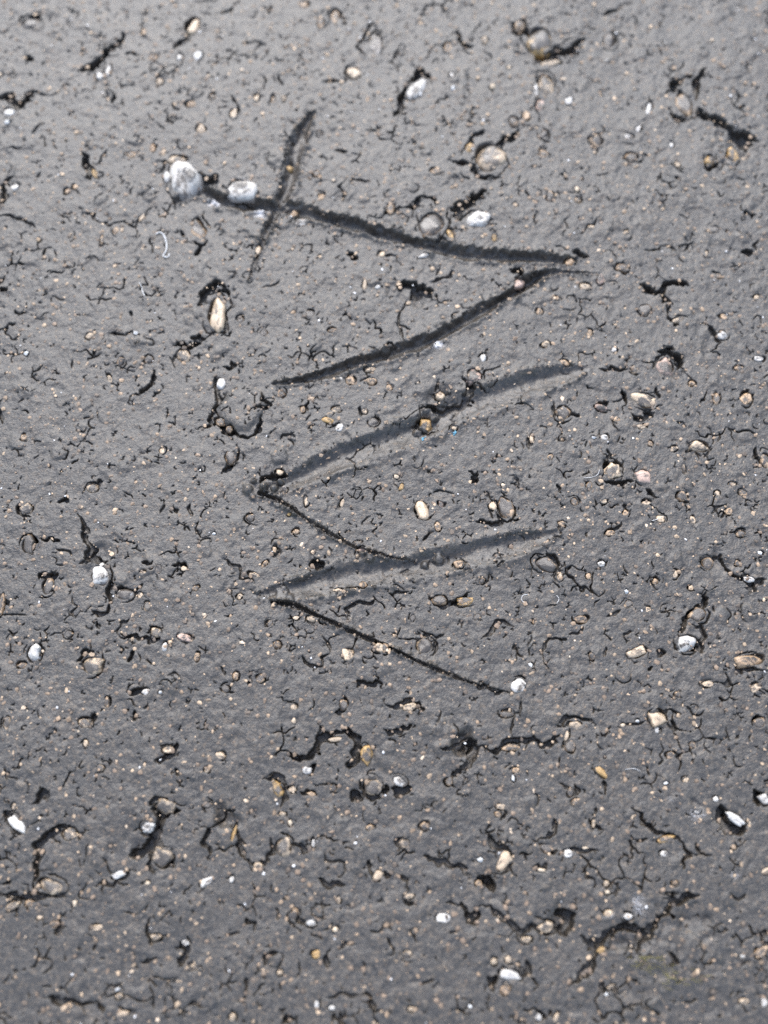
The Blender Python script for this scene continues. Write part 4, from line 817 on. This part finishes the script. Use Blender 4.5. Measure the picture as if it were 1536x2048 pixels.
for k in range(9800):
    x, y = rnd_pt()
    i = min(max(int((x-XMIN)/RES), 0), NX-1); j = min(max(int((y-Y0)/RES), 0), NY-1)
    if gdepth[j, i] > .2 and random.random() < .8: continue
    r = min(.08+random.expovariate(1/.08), .42)
    u = random.random()
    if k % 3 == 0: cc = random.choice((Vector((.12, .09, .066)), Vector((.22, .155, .105)), Vector((.28, .195, .125)))); r = random.uniform(.15, .40)
    elif u < .45: cc = Vector((.20, .14, .095))
    elif u < .91: cc = Vector((.44, .32, .21))
    elif u < .97: cc = Vector((.58, .45, .32))
    else: cc = Vector((.78, .76, .74)); r = min(r, .2)
    cc = cc*random.uniform(.7, 1.25)
    b = r*random.uniform(.55, 1)
    grain(x, y, float(max(Hs[j, i], Hlow[j, i]-gdepth[j, i]))+.02-b*.05, r, b, b*.38, random.uniform(0, 3.14), cc)
for k in range(1100):                                        # crumbs of mortar torn out along the scored marks
    g = random.choice(GROOVES); i = random.randrange(len(g[1])-1); t = random.random()
    a, b = g[1][i], g[1][i+1]; wv = (a[2]*(1-t)+b[2]*t)/2
    off = random.choice((-1, 1))*wv*(random.gauss(1.05, .22) if random.random() < .8 else random.uniform(0, 1))
    d = math.hypot(b[0]-a[0], b[1]-a[1]); nx, ny = -(b[1]-a[1])/d, (b[0]-a[0])/d
    x, y = map(float, P(a[0]*(1-t)+b[0]*t+nx*off, a[1]*(1-t)+b[1]*t+ny*off))
    i = int((x-XMIN)/RES); j = int((y-Y0)/RES); r = min(.09+random.expovariate(1/.07), .38)
    cc = Vector((.045, .037, .03)) if random.random() < .75 else Vector((.30, .22, .15))
    grain(x, y, float(H[j, i])+r*.35, r, r*random.uniform(.6, 1), r*random.uniform(.5, .8), random.uniform(0, 3.14), cc*random.uniform(.8, 1.3))
gv = np.concatenate(gv)*.001; gf = np.concatenate(gf); gc = np.concatenate(gc)
me = bpy.data.meshes.new('grit'); me.from_pydata(gv.tolist(), [], gf.tolist()); me.materials.append(M_GRIT)
at = me.color_attributes.new('grain_colour', 'FLOAT_COLOR', 'POINT'); at.data.foreach_set('color', gc.astype(np.float32).ravel())
grit = bpy.data.objects.new('grit', me); col.objects.link(grit); grit.parent = pave; grit['kind'] = 'stuff'; grit['label'] = 'fine tan sand grains worn out of the asphalt'

# ------------------------------------------------------------------ small things lying on the asphalt
def surf_z(x, y):
    i = min(max(int((x-XMIN)/RES), 0), NX-1); j = min(max(int((y-Y0)/RES), 0), NY-1)
    return float(max(H[max(j-2, 0):j+3, max(i-2, 0):i+3].max(), Hlow[j, i]))
def strand_bm(bm, pts, rad):
    rings = []
    for k, p in enumerate(pts):
        t = (pts[min(k+1, len(pts)-1)]-pts[max(k-1, 0)]).normalized()
        s = t.cross(Vector((0, 0, 1)));  s = s.normalized() if s.length > 1e-6 else Vector((1, 0, 0))
        u = s.cross(t); rr = rad*(.45 if k in (0, len(pts)-1) else 1)
        rings.append([bm.verts.new((p+(s*math.cos(a)+u*math.sin(a))*rr)*.001) for a in (0, 1.257, 2.513, 3.77, 5.027)])
    for a, b in zip(rings, rings[1:]):
        for i in range(5): bm.faces.new((a[i], a[(i+1) % 5], b[(i+1) % 5], b[i]))
    bm.faces.new(rings[0][::-1]); bm.faces.new(rings[-1])
def fibre_points(tile, pts, lift):
    out = []
    pp = [Vector((float(P(*T(tile, *p))[0]), float(P(*T(tile, *p))[1]), 0)) for p in pts]
    for k in range(len(pp)-1):
        p0, p1, p2, p3 = pp[max(k-1, 0)], pp[k], pp[k+1], pp[min(k+2, len(pp)-1)]
        for s in range(5):
            t = s/5; q = 0.5*((2*p1)+(p2-p0)*t+(2*p0-5*p1+4*p2-p3)*t*t+(3*p1-p0-3*p2+p3)*t**3)
            out.append(q)
    out.append(pp[-1])
    for q in out: q.z = surf_z(q.x, q.y)+lift
    z = [q.z for q in out]
    for k, q in enumerate(out): q.z = sum(z[max(0, k-3):k+4])/len(z[max(0, k-3):k+4])+.03
    return out
def finish(bm, name, mat):
    me = bpy.data.meshes.new(name); bm.to_mesh(me); bm.free(); me.materials.append(mat)
    for p in me.polygons: p.use_smooth = True
    o = bpy.data.objects.new(name, me); col.objects.link(o); return o
FIBRES = [('A',[(622,935),(640,928),(655,940),(665,970),(664,1000),(652,1022),(672,1026),(676,1012)],.085,'white curled fibre on the asphalt left of the slash'),
          ('A',[(556,1128),(566,1145),(570,1165),(580,1188)],.045,'short pale fibre below the white curled fibre'),
          ('D',[(795,548),(830,545),(852,535),(860,515)],.03,'hair thin curved fibre left of the touching pair of pebbles'),
          ('D',[(575,1052),(552,1035),(556,1015),(580,1010)],.03,'tiny hooked hair right of the lower grooves'),
          ('D',[(690,1050),(700,1030),(690,1015)],.03,'tiny pale hair beside a tan grain right of the lower grooves'),
          ('D',[(1070,718),(1090,712),(1112,700)],.03,'hair thin pale fibre at a tan stone near the right edge'),
          ('F',[(965,345),(1000,342),(1025,352)],.03,'fine pale hair right of the yellow tan chip')]
for tile, pts, rad, lab in FIBRES:
    bm = bmesh.new(); strand_bm(bm, fibre_points(tile, pts, rad), rad)
    o = finish(bm, 'fibre', M_FIBRE); o['label'] = lab; o['category'] = 'fibre'; o['group'] = 'stray fibres on the asphalt'
def flake(tile, x, y, n, spread, lab):
    px, py = T(tile, x, y); X0, YY0 = map(float, P(px, py)); bm = bmesh.new()
    for k in range(n):
        xx, y_ = X0+random.gauss(0, spread), YY0+random.gauss(0, spread); r = random.uniform(.10, .2)
        res = bmesh.ops.create_icosphere(bm, subdivisions=1, radius=1)
        z = surf_z(xx, y_)
        for v in res['verts']:
            v.co = Vector((v.co.x*r+xx, v.co.y*r*.7+y_, v.co.z*.07+z+.03))*.001*1.0
    o = finish(bm, 'paint_flake', M_BLUE); o['label'] = lab; o['category'] = 'paint fleck'; o['group'] = 'blue paint flecks by the middle groove'
flake('D', 280, 372, 7, .22, 'blue paint fleck below the middle groove, right of the broken gap')
flake('D', 162, 392, 5, .25, 'fainter blue fleck inside the middle groove, left of the other')
bm = bmesh.new()
for k in range(55):
    cx, cy, s = random.choice([(1045, 1115, 40), (1085, 1120, 40), (1015, 1095, 25), (1200, 1190, 50), (1130, 1165, 50)])
    x, y = random.gauss(cx, s), random.gauss(cy, s*.45); a = random.uniform(-.9, .3); L = random.uniform(15, 45)
    pts = [(x, y), (x+L*.5*math.cos(a)+random.gauss(0, 3), y-L*.5*math.sin(a)+random.gauss(0, 3)), (x+L*math.cos(a), y-L*math.sin(a))]
    pts = [(q[0], min(q[1], 1360)) for q in pts]
    strand_bm(bm, fibre_points('F', pts, .03)[::2], random.uniform(.015, .026))
o = finish(bm, 'moss', M_MOSS); o['kind'] = 'stuff'; o['label'] = 'thin yellow green moss strands near the lower right corner'; o['category'] = 'moss'
print('stones', len(HERO), len(keep), 'leftover', len(leftover))
